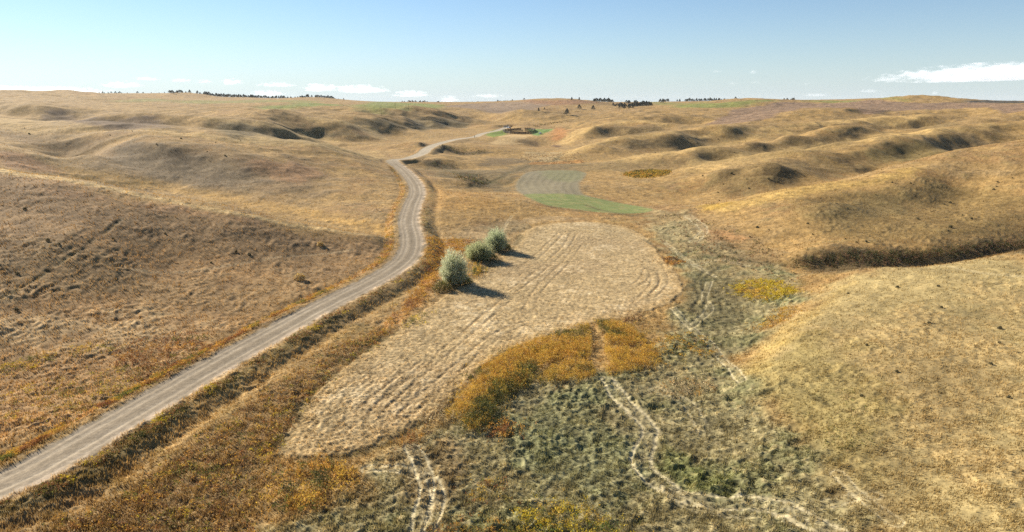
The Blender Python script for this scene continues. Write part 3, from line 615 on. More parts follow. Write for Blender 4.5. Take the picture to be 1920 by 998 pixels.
def weeds(name, poly, pal, per_m2, h, leaf=.17, wl=3., seed=1, nleaf=6, ragged=.8, gap=-.45, pts=None, avoid=None):
    if pts is None:
        P = smooth_closed(world(poly), 4); lo_, hi_ = P.min(0)-3, P.max(0)+3
        n = int((hi_-lo_).prod()*per_m2)
        q = lo_+RNG.random((n,2))*(hi_-lo_)
        nx = perlin(q[:,0]/2.1, q[:,1]/2.1, seed+9)
        d = seg_dist(q[:,0], q[:,1], P, True); d = np.where(inside(q[:,0],q[:,1],P), d, -d)+ragged*nx-.6+RNG.exponential(.55, len(q))
        thin = perlin(q[:,0]/1.3, q[:,1]/1.3, seed+5)+.5*perlin(q[:,0]/4., q[:,1]/4., seed+6)
        q = q[(d > 0) & (thin > gap)]
        dd = np.clip(d[(d > 0) & (thin > gap)]/1.2, .25, 1)
    else: q = pts; dd = np.ones(len(q))
    if avoid is not None:
        ok = np.ones(len(q), bool)
        for a_ in avoid: ok &= seg_dist(q[:,0], q[:,1], smooth_open(world(a_)), False) > .55+.3*RNG.random(len(q))
        q = q[ok]; dd = dd[ok]
    ok = nmask(rm, q[:,0], q[:,1]) < .3; q = q[ok]; dd = dd[ok]
    dd = dd[:len(q)]; n = len(q)
    hh = h*(.65+.45*RNG.random(n))*(.55+.45*dd)*(1+.55*perlin(q[:,0]/1.7, q[:,1]/1.7, seed+3))
    tone = pick_tone(n, q[:,0], q[:,1], pal, wl, seed)
    z = zat(q[:,0], q[:,1])
    idx_ = np.repeat(np.arange(n), nleaf); f = np.sqrt(RNG.random(n*nleaf))
    c = np.stack([q[idx_,0]+RNG.normal(size=n*nleaf)*.13, q[idx_,1]+RNG.normal(size=n*nleaf)*.13, z[idx_]+hh[idx_]*f], 1)
    tri = leaves(c, leaf*(.7+.6*RNG.random(n*nleaf)), .55)
    return soup(name, tri, tone[idx_]*(.8+.4*RNG.random(n*nleaf))[:,None], M_WEEDS, kind='stuff')
weeds('golden_weeds', [(842,775),(872,735),(902,692),(960,657),(1040,632),(1120,608),(1172,614),(1212,640),(1238,672),(1226,692),(1150,706),(1060,720),(1000,720),(980,738),(940,760),(925,790),(892,812),(868,800)], ['olive','dark','gold','gold','orange','gold','gold'], 18, 1.15, .115, 5.5, 21, 13, .5, -.8, avoid=[[(1112,612),(1118,650),(1116,680),(1130,712)],[(1130,630),(1124,655),(1135,690)],[(1130,650),(1180,655),(1215,650)],[(1000,712),(1040,685),(1110,678)]])
weeds('olive_weeds', [(868,800),(885,760),(925,720),(985,695),(1010,705),(975,735),(940,760),(925,795),(895,815)], ['dark','dark','olive','dark','olive'], 12, 1.4, .14, 3, 26, 10, .5, -.6)  # dark leaf colour also paints shade along the golden stand's lower edge
weeds('rust_weeds', [(915,808),(940,790),(965,796),(970,814),(930,826)], ['rust','orange','orange'], 14, .9, .17, 2, 31)
weeds('golden_weeds', [(500,935),(540,885),(600,866),(655,880),(668,920),(622,932),(600,962),(540,968),(488,955)], ['dark','olive','orange','gold','gold'], 13, 1.1, .17, 2.5, 41)
weeds('golden_weeds', [(955,1000),(1000,957),(1080,950),(1140,978),(1165,1020),(950,1020)], ['olive','gold','yellow','yellow','green'], 14, .9, .15, 2.5, 51)
weeds('golden_weeds', [(815,1000),(870,985),(950,990),(960,1020),(800,1020)], ['rust','orange','gold','olive'], 10, .7, .14, 2, 61)
weeds('yellow_weeds', [(1375,540),(1405,530),(1465,531),(1492,545),(1472,560),(1422,566),(1390,556)], ['gold','yellow','yellow','yellow'], 12, .55, .17, 4, 71)
weeds('rust_weeds', [(1228,640),(1300,628),(1337,650),(1332,670),(1270,670),(1232,660)], ['brown','olive','orange','gold','gold'], 6, .55, .17, 2.5, 81, 6, .8, -.2)
weeds('pale_reeds', [(1422,612),(1458,580),(1492,576),(1474,600),(1440,617)], ['gold','tan','gold','orange'], 9, .5, .17, 3, 91)
weeds('pale_reeds', [(1228,728),(1300,714),(1342,728),(1302,746),(1236,742)], ['tan','straw','tan','orange'], 10, .7, .16, 3, 101)
weeds('pale_reeds', [(1160,600),(1190,588),(1212,596),(1200,610),(1168,612)], ['brown','tan','brown'], 9, .7, .17, 3, 106)
weeds('rust_weeds', [(205,655),(300,632),(350,626),(420,642),(432,666),(350,700),(285,720),(230,700)], ['olive','rust','brown','rust','orange'], 7, .5, .16, 4, 111, 6, 1.5, -.3)
weeds('olive_weeds', [(20,735),(150,700),(280,690),(350,712),(250,765),(120,790),(0,800)], ['olive','gold','olive','yellow','brown'], 6, .42, .14, 4, 121, 5, 2.0, -.1)
weeds('yellow_weeds', [(135,655),(175,643),(212,650),(190,664),(150,666)], ['olive','yellow','gold'], 7, .4, .15, 3, 131)
weeds('yellow_weeds', [(-20,690),(50,668),(105,670),(70,692),(0,705)], ['olive','yellow','gold','olive'], 7, .4, .15, 3, 136)
weeds('rust_weeds', [(85,1010),(240,920),(420,790),(560,700),(650,640),(735,622),(640,692),(562,770),(520,848),(490,900),(470,960),(440,1010)], ['olive','gold','rust','orange','brown','tan','olive','yellow','orange'], 10, .52, .15, 4.5, 141, 5, 1.5, -.25)
weeds('orange_weeds', [(800,475),(808,448),(888,452),(868,478),(838,490),(818,530),(795,565),(765,592),(735,612),(698,640),(745,585),(788,520)], ['rust','orange','orange','gold','orange'], 11, .5, .16, 4, 151, 5, 1.0, -.3)
weeds('orange_weeds', [(885,520),(890,500),(905,508),(895,520)], ['orange','gold','olive'], 12, 1.3, .22, 3, 156)
weeds('reed_bed', [(1168,328),(1195,321),(1240,321),(1256,326),(1235,333),(1190,334)], ['dark','gold','olive','orange'], 5, .9, .30, 5, 161, 6)
weeds('brush_thicket', [(1490,490),(1547,479),(1647,473),(1747,469),(1850,458),(1950,449),(1950,462),(1850,476),(1747,490),(1647,500),(1547,504),(1500,504)], ['dark','brown','dark','dark'], 7, .85, .2, 3, 171, 6, 1.0, -.5)
weeds('brush_thicket', [(850,325),(880,330),(908,334),(915,348),(890,346),(865,336)], ['brown','olive','dark','brown','tan'], .9, 1.1, .4, 6, 181, 5, 2., -.2)
weeds('brush_thicket', [(795,302),(830,305),(862,314),(850,319),(810,312)], ['brown','olive','brown'], .7, .8, .35, 6, 186, 5, 2., -.1)
weeds('brush_thicket', [(825,273),(880,281),(915,284),(910,288),(850,287)], ['brown','dark','olive','brown'], .45, 1.0, .5, 8, 191, 5, 2., -.1)
weeds('brush_thicket', [(1000,238),(1040,229),(1075,229),(1040,232),(1008,240)], ['brown','olive'], .12, 1.4, .8, 10, 196, 5, 2., .1)
weeds('pale_reeds', [(760,615),(772,600),(800,590),(790,606)], ['olive','yellow'], 8, .6, .16, 2, 201)
weeds('green_weeds', [(1250,905),(1340,880),(1400,915),(1330,925),(1270,925)], ['green','olive','dark','olive'], 4, .45, .14, 3, 211, 5, 1.5, .0)
weeds('rust_weeds', [(880,905),(920,900),(950,915),(945,940),(890,945)], ['olive','rust','gold','dark'], 8, .7, .15, 2, 221)
weeds('rust_weeds', [(745,830),(760,812),(785,812),(782,832),(760,842)], ['rust','orange','brown'], 12, .8, .16, 2, 226)
weeds('pale_reeds', [(800,790),(812,765),(832,762),(835,780),(815,795)], ['tan','straw','brown'], 10, .9, .15, 2, 231)
weeds('rust_weeds', [(1240,488),(1262,484),(1280,494),(1262,500)], ['rust','orange','brown'], 8, .5, .2, 3, 236)
weeds('olive_weeds', [(1225,410),(1300,400),(1400,440),(1490,490),(1480,540),(1380,500),(1300,500),(1250,470)], ['olive','brown','dark','tan','rust'], 2.2, .6, .22, 3, 241, 6, 2., .28)
weeds('pale_reeds', [(980,292),(1040,287),(1100,300),(1060,308),(990,304)], ['straw','tan','brown'], .6, .9, .35, 5, 246, 5, 2., .1)
weeds('olive_weeds', [(1480,800),(1560,730),(1660,760),(1640,830),(1520,860)], ['green','olive','olive','tan'], 4, .35, .13, 3, 251, 5, 2., .15)
# tall weeds down the right bank of the road, low rusty grass along the left
def verge(name, y0, y1, s0, s1, n, pal, h, seed, gap):
    yy = 1/(1/y0-RNG.random(n)*(1/y0-1/y1)); ss = s0+(s1-s0)*RNG.random(n)**1.2; side = np.sign(s0)
    hw = np.interp(yy, ROADY, HWID); c = np.interp(yy, ROADY, RCOS)
    xx = np.interp(yy, ROADY, ROADX)+(ss+side*hw)/c
    th = perlin(xx/3.2, yy/3.2, seed)+.5*perlin(xx/9., yy/9., seed+1)
    k = th > gap
    return weeds(name, None, pal, 0, h, .16, 4., seed+2, 5, pts=np.stack([xx,yy],1)[k])
verge('green_weeds', 46, 215, .9, 2.5, 2800, ['dark','olive','brown','olive','rust','olive','rust','tan','yellow'], .32, 301, -.05)
verge('rust_weeds', 46, 330, -1.3, -3.4, 9000, ['rust','orange','gold','olive'], .42, 311, -.3)
log('weeds')

M_WILLOW = attr_material('willow_leaves', (), (), 0, .7, .5, .25)
# ------------------------------------------------------------------ willow shrubs
M_BARK = plain('bark', (.085,.07,.055), .9, 0, .35, 6)
def tube(bm_v, bm_f, path, radii, seg=6):
    base = len(bm_v); path = np.asarray(path, float)
    for i, (p, r) in enumerate(zip(path, radii)):
        d = path[min(i+1,len(path)-1)]-path[max(i-1,0)]; d = d/np.linalg.norm(d)
        a = np.cross(d, [0.3,.9,.1]); a /= np.linalg.norm(a); b = np.cross(d, a)
        for k in range(seg):
            t = 2*math.pi*k/seg; bm_v.append(p+r*(math.cos(t)*a+math.sin(t)*b))
    for i in range(len(path)-1):
        for k in range(seg):
            q = base+i*seg; bm_f.append((q+k, q+(k+1)%seg, q+seg+(k+1)%seg, q+seg+k))
    bm_f.append(tuple(base+k for k in range(seg))[::-1]); bm_f.append(tuple(base+(len(path)-1)*seg+k for k in range(seg)))
def pymesh(name, v, f, mat, smooth=False):
    me = bpy.data.meshes.new(name); me.from_pydata([tuple(map(float, p)) for p in v], [], f); me.materials.append(mat)
    if smooth: me.polygons.foreach_set('use_smooth', [True]*len(me.polygons))
    me.update(); return me
def empty(name, loc, label, cat, group=None, rz=0.):
    o = bpy.data.objects.new(name, None); COL.objects.link(o); o.location = loc; o.rotation_euler = (0,0,rz); o.empty_display_size = .2
    o['label'] = label; o['category'] = cat
    if group: o['group'] = group
    return o
def shrub(px, py, hgt, wid, label, tone, nst, seed):
    g = ground(px, py); r = np.random.default_rng(seed)
    root = empty('willow_shrub', (g[0], g[1], float(zat([g[0]],[g[1]])[0])), label, 'shrub', 'pale shrubs beside the stubble field')
    v, f = [], []; cen = []; dirs = []
    for i in range(nst):
        a = r.random()*2*math.pi; e = r.random()**.6
        lob = .74+.30*math.sin(3*a+seed+4*e)+.16*math.sin(7*a+2*seed)+.18*r.random(); sg = 1-2*r.random()**.8*.93; rr_ = wid/2*math.sqrt(max(.03,1-sg*sg*.96))*lob; tip = np.array([math.cos(a)*rr_, math.sin(a)*rr_, hgt*(.53+.47*sg)*(.84+.12*math.sin(5*a+seed)+.14*r.random())])
        st = np.array([math.cos(a)*.3*r.random(), math.sin(a)*.3*r.random(), -.1]); mid = (st+tip)/2+np.array([-tip[0]*.12,-tip[1]*.12,.10*hgt*(1-e)])
        if i < 46: tube(v, f, [st, (st+mid)/2+r.normal(size=3)*.06, mid, (mid+tip)/2, tip], [.085,.07,.05,.03,.012], 5)
        m = int(34+20*r.random()); t = np.clip(.34+.68*r.random(m)**.75, 0, 1.02)[:,None]
        p = (1-t)**2*st+2*t*(1-t)*mid+t*t*tip
        cen.append(p+r.normal(size=(m,3))*(.10+.20*t)); dd = (tip-mid)/np.linalg.norm(tip-mid); dirs.append(np.repeat(dd[None], m, 0))
    link('trunk', pymesh('trunk', v, f, M_BARK), root)
    c = np.vstack(cen); d = np.vstack(dirs); n = len(c)
    d = d*.75+r.normal(size=(n,3))*.45+[0,0,.25]; d /= np.linalg.norm(d,axis=1)[:,None]
    s = np.cross(d, r.normal(size=(n,3))); s /= np.linalg.norm(s,axis=1)[:,None]; L_ = (.26+.26*r.random(n))[:,None]
    tri = np.stack([c-s*.055-d*L_*.4, c+s*.055-d*L_*.4, c+d*L_*.6], 1)
    k = np.clip(.5+.28*perlin(c[:,0]*.9+seed, c[:,1]*.9+c[:,2]*.8, seed)+.16*r.normal(size=n), 0, 1)[:,None]
    soup('crown', tri, np.array(tone[0])*(1-k)+np.array(tone[1])*k, M_WILLOW, root)
    return root
shrub(849,534,7.0,5.2,'tallest pale silvery shrub, nearest of the three beside the stubble field',([.34,.36,.20],[.68,.69,.47]),430,5)
shrub(897,488,4.3,6.2,'squat grey-green rounded shrub, middle of the three beside the stubble field',([.28,.30,.14],[.56,.56,.31]),400,6)
shrub(931,471,5.6,5.0,'pale green shrub with ragged top, farthest of the three beside the stubble field',([.31,.35,.19],[.63,.66,.43]),400,7)
def low_bush(name, px, py, w_, h_, pal, n, label, cat, seed):
    g = ground(px, py); z0 = float(zat([g[0]],[g[1]])[0]); r = np.random.default_rng(seed)
    a = r.random(n)*2*np.pi; rr = np.sqrt(r.random(n)); hh = np.sqrt(np.clip(1-rr**2,0,1))*r.random(n)**.5
    c = np.stack([np.cos(a)*rr*w_/2*(.8+.4*r.random(n)), np.sin(a)*rr*w_/2*(.8+.4*r.random(n)), h_*hh*(.8+.4*r.random(n))+.05], 1)
    tone = np.array([PAL[p] for p in pal])[r.integers(0,len(pal),n)]*(.7+.6*r.random(n))[:,None]
    o = soup(name, leaves(c, .22*(.7+.6*r.random(n)), .3), tone, M_WEEDS, label=label, category=cat); o.location = (g[0],g[1],z0)
    return o
low_bush('low_bush', 829, 545, 3.6, 1.9, ['olive','dark','olive','tan'], 1500, 'low dark olive bush at the near foot of the tallest silvery shrub', 'bush', 3)
low_bush('low_bush', 868, 531, 3.6, 1.5, ['dark','dark','green'], 1300, 'dark green bush at the field edge, close right of the tallest silvery shrub', 'bush', 4)
low_bush('low_bush', 917, 487, 3.8, 1.6, ['dark','dark','olive'], 1200, 'dark bush at the field edge between the squat shrub and the farthest shrub', 'bush', 8)
low_bush('low_bush', 947, 468, 3.0, 1.6, ['dark','dark','olive'], 1000, 'dark bush at the field edge under the farthest pale shrub', 'bush', 9)
low_bush('tumble_bush', 562, 527, 2.2, 1.2, ['tan','gold','straw'], 700, 'straw coloured round bush on the shaded slope above the road, higher of two', 'bush', 12)
low_bush('tumble_bush', 601, 463, 1.6, 1.0, ['tan','gold','straw'], 500, 'small straw coloured bush near the crest of the left hill', 'bush', 13)
log('shrubs')

# ------------------------------------------------------------------ sagebrush dotted over the hills
def sage_mesh(seed):
    r = np.random.default_rng(seed); n = 110
    a = r.random(n)*2*np.pi; rr = np.sqrt(r.random(n)); c = np.stack([np.cos(a)*rr*.55, np.sin(a)*rr*.55, .75*np.sqrt(np.clip(1-rr*rr,0,1))*r.random(n)**.5+.05],1)
    tri = leaves(c, .30*(.7+.6*r.random(n)), .3); t = np.array([.125,.112,.062])*(.6+.8*r.random(n))[:,None]
    me = mesh_from('sagebrush', tri.reshape(-1,3), np.arange(n*3).reshape(-1,3), 3, M_WEEDS, np.repeat(np.c_[t, np.ones(n)],3,0), False)
    return me
SAGE = [sage_mesh(s) for s in (1,2,3)]
def put(name, me, x, y, sc, label, cat, group, sink=.0, sz=None):
    o = bpy.data.objects.new(name, me); COL.objects.link(o); o.location = (x, y, float(zat([x],[y])[0])-sink); o.rotation_euler = (0,0,random.random()*6.283); o.scale = (sc,sc,sz or sc)
    o['label'] = label; o['category'] = cat
    if group: o['group'] = group
    return o
def sage(poly, n, lo_, hi_, label, group):
    P = np.array(poly, float); k = 0
    while k < n:
        p = P.min(0)+RNG.random(2)*(P.max(0)-P.min(0))
        if not inside(np.array([p[0]]), np.array([p[1]]), P)[0]: continue
        g = ground(*p); put('sagebrush', SAGE[k%3], g[0], g[1], lo_+(hi_-lo_)*random.random()**2, label, 'sagebrush', group); k += 1
sage([(1330,395),(1500,360),(1700,330),(1900,300),(1900,420),(1600,460),(1400,450)], 24, .4, .85, 'small dark sagebrush tuft on the wide golden slope above the brush-lined draw', 'sagebrush on the near right slope')
sage([(1300,330),(1500,295),(1700,262),(1900,250),(1860,265),(1600,325),(1340,380)], 18, .45, .95, 'small dark sagebrush tuft on the second golden ridge from the brush-lined draw', 'sagebrush on the second right ridge')
sage([(1100,300),(1300,260),(1500,240),(1650,240),(1600,265),(1300,300),(1120,315)], 12, .5, 1.0, 'small dark sagebrush tuft on the far golden ridges beyond the valley', 'sagebrush on the far right ridges')
sage([(0,235),(250,250),(480,262),(600,282),(560,320),(300,300),(100,275)], 12, .4, .85, 'small dark sagebrush tuft on the dry hill behind the near left hill', 'sagebrush on the middle left hill')
sage([(1500,560),(1900,510),(1900,800),(1650,820)], 12, .35, .6, 'small dark grass clump on the smooth near mound at the right', 'clumps on the near mound')
sage([(0,350),(300,400),(600,460),(560,520),(250,560),(0,600)], 10, .4, .75, 'small dark tuft on the drab near hill left of the road', 'tufts on the near left hill')
log('sage')
# ------------------------------------------------------------------ pines
M_NEEDLE = attr_material('pine_needles', (), (), 0, .8, .15, .2)
def pine_parts(seed, h, spread, n):
    r = np.random.default_rng(seed); v, f = [], []
    tube(v, f, [(0,0,-.4),(0.04,0,h*.4),(0,.05,h*.92)], [h*.028,h*.02,h*.006], 6)
    lv = r.random(n)**.8; z = h*(.16+.82*lv); rad = spread*(1-lv)**.75*(.75+.5*np.abs(np.sin(lv*19+seed)))*(.25+.75*np.sqrt(r.random(n)))
    a = r.random(n)*2*np.pi; a = a+.35*np.sin(3*a+seed+lv*6)
    c = np.stack([np.cos(a)*rad, np.sin(a)*rad, z-.12*rad],1)
    tri = leaves(c, h*.105*(.7+.6*r.random(n)), .1); t = np.array([.058,.070,.055])*(.6+.8*r.random(n))[:,None]
    return v, f, tri, t
def soup_mesh(name, tri, t, mat):
    n = len(tri); return mesh_from(name, tri.reshape(-1,3), np.arange(n*3).reshape(-1,3), 3, mat, np.repeat(np.c_[t, np.ones(n)],3,0), False)
PINES = []
for sd, hh, sp in ((1,12,3.6),(2,11,4.6),(3,13,3.3),(4,9,4.2)):
    v, f, tri, t = pine_parts(sd, hh, sp, 420)
    PINES.append((pymesh('trunk', v, f, M_BARK), soup_mesh('crown', tri, t, M_NEEDLE), hh))
def pine(px, py, hpx, label, D=None, kind=0, group=None):
    g = ground(px, py)
    tr, cr, hh = PINES[kind]; h = hpx/F*g[1]
    root = empty('pine_tree', (g[0], g[1], float(zat([g[0]],[g[1]])[0])), label, 'tree', group, random.random()*6)
    for nm, me in (('trunk',tr),('crown',cr)): link(nm, me, root)
    root.scale = (h/hh*1.25,)*2+(h/hh,)
pine(1063,217,12,'dark pine standing alone on the valley floor, lowest of the scattered pines beyond the corral',None,1)
pine(1086,205,9,'round dark pine on the slope up the valley, right above the lone valley pine',None,3)
pine(1010,210,7,'small dark pine on the far slope, left of the lone valley pine',None,2)
pine(1112,207,9,'dark pine at the head of the brushy draw, rightmost of the scattered valley pines',None,1)
pine(1021,206,4,'low spreading juniper-like pine on the far slope above the fallen dark bank',None,3)
pine(1161,203,6,'small pine where the draw meets the green upland, below the ridge-top wood',None,0)
pine(1242,194,7,'single pine on the pale green upland right of the ridge-top wood',None,3)
pine(1072,189,6,'small pine alone on the bare brown skyline, left of two',None,0)
pine(1086,189,6,'small pine alone on the bare brown skyline, right of two',None,2)
SKX = np.array([p[0] for p in SKY]); SKD = np.array([p[2] for p in SKY])
def tree_row(px0, px1, n, hlo, hhi, label, group, dlo=-60, dhi=260, D=None):
    for i in range(n):
        px = px0+(px1-px0)*(i+RNG.random())/n; d = (D or np.interp(px, SKX, SKD))+dlo+(dhi-dlo)*RNG.random()
        x, y = ray(px, 186)[0]*d, d; k = int(RNG.integers(0,4)); h = hlo+(hhi-hlo)*RNG.random()
        h *= .82; root = empty('pine_tree', (x, y, float(zat([x],[y])[0])), label, 'tree', group, random.random()*6.28); root.scale = (h/PINES[k][2]*1.6,)*2+(h/PINES[k][2],)
        link('trunk', PINES[k][0], root); link('crown', PINES[k][1], root)
L1 = 'dark pine in the long wood along the left skyline'
tree_row(368,398,11,9,15,L1,'pines of the long wood on the left skyline')
tree_row(382,475,42,11,17,L1,'pines of the long wood on the left skyline')
tree_row(470,500,12,10,15,L1,'pines of the long wood on the left skyline')
tree_row(500,535,12,9,15,L1,'pines of the long wood on the left skyline')
tree_row(535,565,8,6,11,L1,'pines of the long wood on the left skyline')
tree_row(563,628,36,9,14,L1,'pines of the long wood on the left skyline')
tree_row(628,645,4,6,10,L1,'pines of the long wood on the left skyline')
L2 = 'dark pine in the short clump on the left skyline, left of the long wood'
tree_row(318,358,15,9,15,L2,'pines of the short clump on the left skyline')
L3 = 'tiny scattered tree on the far left skyline beside the rounded knolls'
tree_row(185,235,9,6,10,L3,'scattered trees on the far left skyline'); tree_row(240,320,7,5,9,L3,'scattered trees on the far left skyline'); tree_row(122,136,3,5,8,L3,'scattered trees on the far left skyline')
L4 = 'small dark tree in the broken skyline row between green rise and fallow rise'
tree_row(765,783,9,8,14,L4,'trees of the middle skyline row'); tree_row(785,802,8,8,14,L4,'trees of the middle skyline row'); tree_row(818,830,4,8,13,L4,'trees of the middle skyline row'); tree_row(750,758,2,7,10,L4,'trees of the middle skyline row'); tree_row(845,855,3,7,10,L4,'trees of the middle skyline row')
L5 = 'small dark tree in the thin row above the grey fallow field'
tree_row(930,962,8,6,10,L5,'trees above the fallow field'); tree_row(885,900,2,6,9,L5,'trees above the fallow field'); tree_row(975,985,1,6,9,L5,'trees above the fallow field')
L6 = 'dark pine in the ridge-top wood right of the brown rise'
G6 = 'pines of the ridge-top wood'
tree_row(1113,1150,17,10,17,L6,G6)
L7 = 'dark pine in the wood dipping into the draw beside the ridge-top wood'; G7 = 'pines in the draw'
tree_row(1150,1215,20,9,15,L7,G7,-150,250,1850); tree_row(1192,1222,12,11,17,L7,G7,-120,120,1800); tree_row(1165,1195,10,8,13,L7,G7,-80,80,1600)
L8 = 'small dark tree in the loose row on the skyline above the pale green upland'; G8 = 'trees above the green upland'
tree_row(1235,1255,7,9,14,L8,G8); tree_row(1284,1302,7,9,14,L8,G8); tree_row(1305,1365,18,8,14,L8,G8); tree_row(1265,1275,2,8,12,L8,G8)
L9 = 'tiny dark tree on the skyline left of the flat-topped hill'
tree_row(1470,1492,6,7,11,L9,'trees left of the flat-topped hill'); tree_row(1376,1382,1,6,8,L9,'trees left of the flat-topped hill')
L10 = 'tiny tree on the dark far plain right of the flat-topped hill'
tree_row(1802,1822,7,7,12,L10,'trees on the dark far plain',300,700,1900); tree_row(1835,1920,8,5,11,L10,'trees on the dark far plain',300,700,2000)
log('pines')

# ------------------------------------------------------------------ corral, vehicles, poles
def boxes(lst):
    """many axis boxes (centre, size, turn) as vertices and faces of one part"""
    v, f = [], []
    for (cx,cy,cz), (sx_,sy_,sz_), rz in lst:
        b = len(v); c, s = math.cos(rz), math.sin(rz)
        for dz in (-.5,.5):
            for dx, dy in ((-.5,-.5),(.5,-.5),(.5,.5),(-.5,.5)):
                x_, y_ = dx*sx_, dy*sy_; v.append((cx+x_*c-y_*s, cy+x_*s+y_*c, cz+dz*sz_))
        f += [(b,b+3,b+2,b+1),(b+4,b+5,b+6,b+7),(b,b+1,b+5,b+4),(b+1,b+2,b+6,b+5),(b+2,b+3,b+7,b+6),(b+3,b,b+4,b+7)]
    return v, f
M_WOOD = plain('weathered_boards', (.060,.047,.038), .9, 0, .4, 2.5); M_POST = plain('old_posts', (.075,.06,.05), .9, 0, .3, 5)
M_WHITE = plain('white_paint', (.78,.79,.80), .35, 0, .04, 2); M_GLASS = plain('dark_glass', (.02,.025,.03), .1); M_TYRE = plain('tyre_rubber', (.02,.02,.02), .85); M_STEEL = plain('galvanised_steel', (.42,.43,.43), .45, .6, .15, 8)
M_DARKSIDE = plain('dark_blue_paint', (.035,.045,.08), .4)
def zp(x, y): return float(zat([x],[y])[0])
g0 = ground(974,247.5); cx0, cy0 = g0[0], g0[1]
corral = empty('corral', (cx0,cy0,zp(cx0,cy0)), 'long dark oval corral of weathered board fence beside the pale hay field', 'corral')
NP = 26
ring_ = [(17.5*math.cos(2*math.pi*i/NP)*(1+.06*math.sin(3*i)), 26*math.sin(2*math.pi*i/NP)) for i in range(NP)]
for i in range(NP):
    (x0,y0),(x1,y1) = ring_[i], ring_[(i+1)%NP]
    L_ = math.hypot(x1-x0,y1-y0); a = math.atan2(y1-y0,x1-x0); zb = zp(cx0+(x0+x1)/2, cy0+(y0+y1)/2)-corral.location.z
    v, f = boxes([((x0,y0,zb+1.25),(.28,.28,2.9),a)]); link('post', pymesh('post', v, f, M_POST), corral)
    if i == 5: 
        v, f = boxes([(((x0+x1)/2,(y0+y1)/2,zb+.35+.4*k),(L_-.4,.08,.1),a) for k in range(5)]); link('gate', pymesh('gate', v, f, M_STEEL), corral); continue
    hgt = 2.5 if y0 < 0 else 1.9
    nb_ = max(3, int(hgt/.42)); lst = [(((x0+x1)/2,(y0+y1)/2,zb+.3+k*hgt/nb_),(L_-.3,.07,hgt/nb_*.82),a) for k in range(nb_)]
    v, f = boxes(lst); link('board_panel', pymesh('board_panel', v, f, M_WOOD), corral)
for (x0,x1,y_) in ((-12,4,-6),(6,15,4)):
    v, f = boxes([(((x0+x1)/2,y_,1.0+.5*k),(x1-x0,.08,.3),0) for k in range(4)]); link('inner_fence', pymesh('inner_fence', v, f, M_WOOD), corral)
ft = empty('feed_trough', (cx0-3.5,cy0-19.5,zp(cx0-3.5,cy0-19.5)), 'pale metal feed trough inside the near side of the corral', 'trough')
v, f = boxes([((0,0,.75),(4.2,1.1,.08),0),((0,-.52,1.05),(4.2,.06,.6),0),((0,.52,1.05),(4.2,.06,.6),0),((-2.07,0,1.05),(.06,.98,.6),0),((2.07,0,1.05),(.06,.98,.6),0)]); link('trough_bed', pymesh('trough_bed', v, f, M_STEEL), ft)
for sx_ in (-1.7,1.7): v, f = boxes([((sx_,-.4,.35),(.1,.1,.72),0),((sx_,.4,.35),(.1,.1,.72),0)]); link('leg', pymesh('leg', v, f, M_POST), ft)
def cyl(c, r, wdt, seg=14):
    v, f = [], []
    for s in (-.5,.5):
        for k in range(seg): t = 2*math.pi*k/seg; v.append((c[0]+r*math.cos(t), c[1]+s*wdt, c[2]+r*math.sin(t)))
    f.append(tuple(range(seg))); f.append(tuple(range(2*seg-1,seg-1,-1)))
    for k in range(seg): f.append((k,seg+k,seg+(k+1)%seg,(k+1)%seg))
    return v, f
def prism(profile, y0, y1):
    n = len(profile); v = [(x,y0,z) for x,z in profile]+[(x,y1,z) for x,z in profile]
    return v, [tuple(range(n)), tuple(range(2*n-1,n-1,-1))]+[(i,n+i,n+(i+1)%n,(i+1)%n) for i in range(n)]
def pickup(px, py, rz, label):
    g = ground(px, py); root = empty('pickup_truck', (g[0],g[1],zp(g[0],g[1])), label, 'pickup', None, rz)
    v, f = prism([(-2.8,.55),(-2.8,1.15),(.25,1.2),(1.75,1.18),(2.7,1.02),(2.8,.6),(2.3,.5),(-2.4,.5)], -.98, .98); link('body', pymesh('body', v, f, M_WHITE), root)
    v, f = prism([(-1.0,1.18),(-.85,1.92),(.55,1.95),(1.25,1.18)], -.86, .86); cab = link('cab', pymesh('cab', v, f, M_WHITE), root)
    for s in (-1,1): v, f = prism([(-.8,1.25),(-.7,1.78),(.48,1.8),(.98,1.25)], s*.864-.005, s*.864+.005); link('side_window', pymesh('side_window', v, f, M_GLASS), cab)
    v, f = boxes([((-1.9,0,1.19),(1.6,1.6,.03),0)]); link('cargo_bed', pymesh('cargo_bed', v, f, M_DARKSIDE), root)
    for wx in (-1.75,1.75):
        for s in (-1,1): v, f = cyl((wx,s*.86,.42),.42,.26); link('wheel', pymesh('wheel', v, f, M_TYRE), root)
pickup(954,239.5,.35,'white pickup parked on the slope behind the corral')
pickup(1013,252,1.15,'white pickup parked on green grass right of the corral')
def pole(px, py, hpx, label):
    g = ground(px, py); h = max(8.5, hpx/F*g[1]); root = empty('utility_pole', (g[0],g[1],zp(g[0],g[1])), label, 'utility pole', 'utility poles of the power line')
    v, f = [], []; tube(v, f, [(0,0,-.5),(0,0,h*.5),(0,0,h)], [.17,.14,.11], 8); link('pole', pymesh('pole', v, f, M_POST), root)
    v, f = boxes([((0,0,h-.6),(2.2,.12,.12),.3)]); arm = link('crossarm', pymesh('crossarm', v, f, M_POST), root)
    for q in (-.95,0,.95): v, f = [], []; tube(v, f, [(q*math.cos(.3),q*math.sin(.3),h-.54),(q*math.cos(.3),q*math.sin(.3),h-.36)], [.05,.03], 6); link('insulator', pymesh('insulator', v, f, M_STEEL), arm)
pole(715,220,18,'thin wooden utility pole on the dry slope left of the road, nearest of the line')
pole(741,204,11,'thin utility pole at the lower edge of the far green wheat')
pole(766,207,10,'thin utility pole right of the green wheat, third of the line')
pole(992,246,13,'thin utility pole behind the corral')
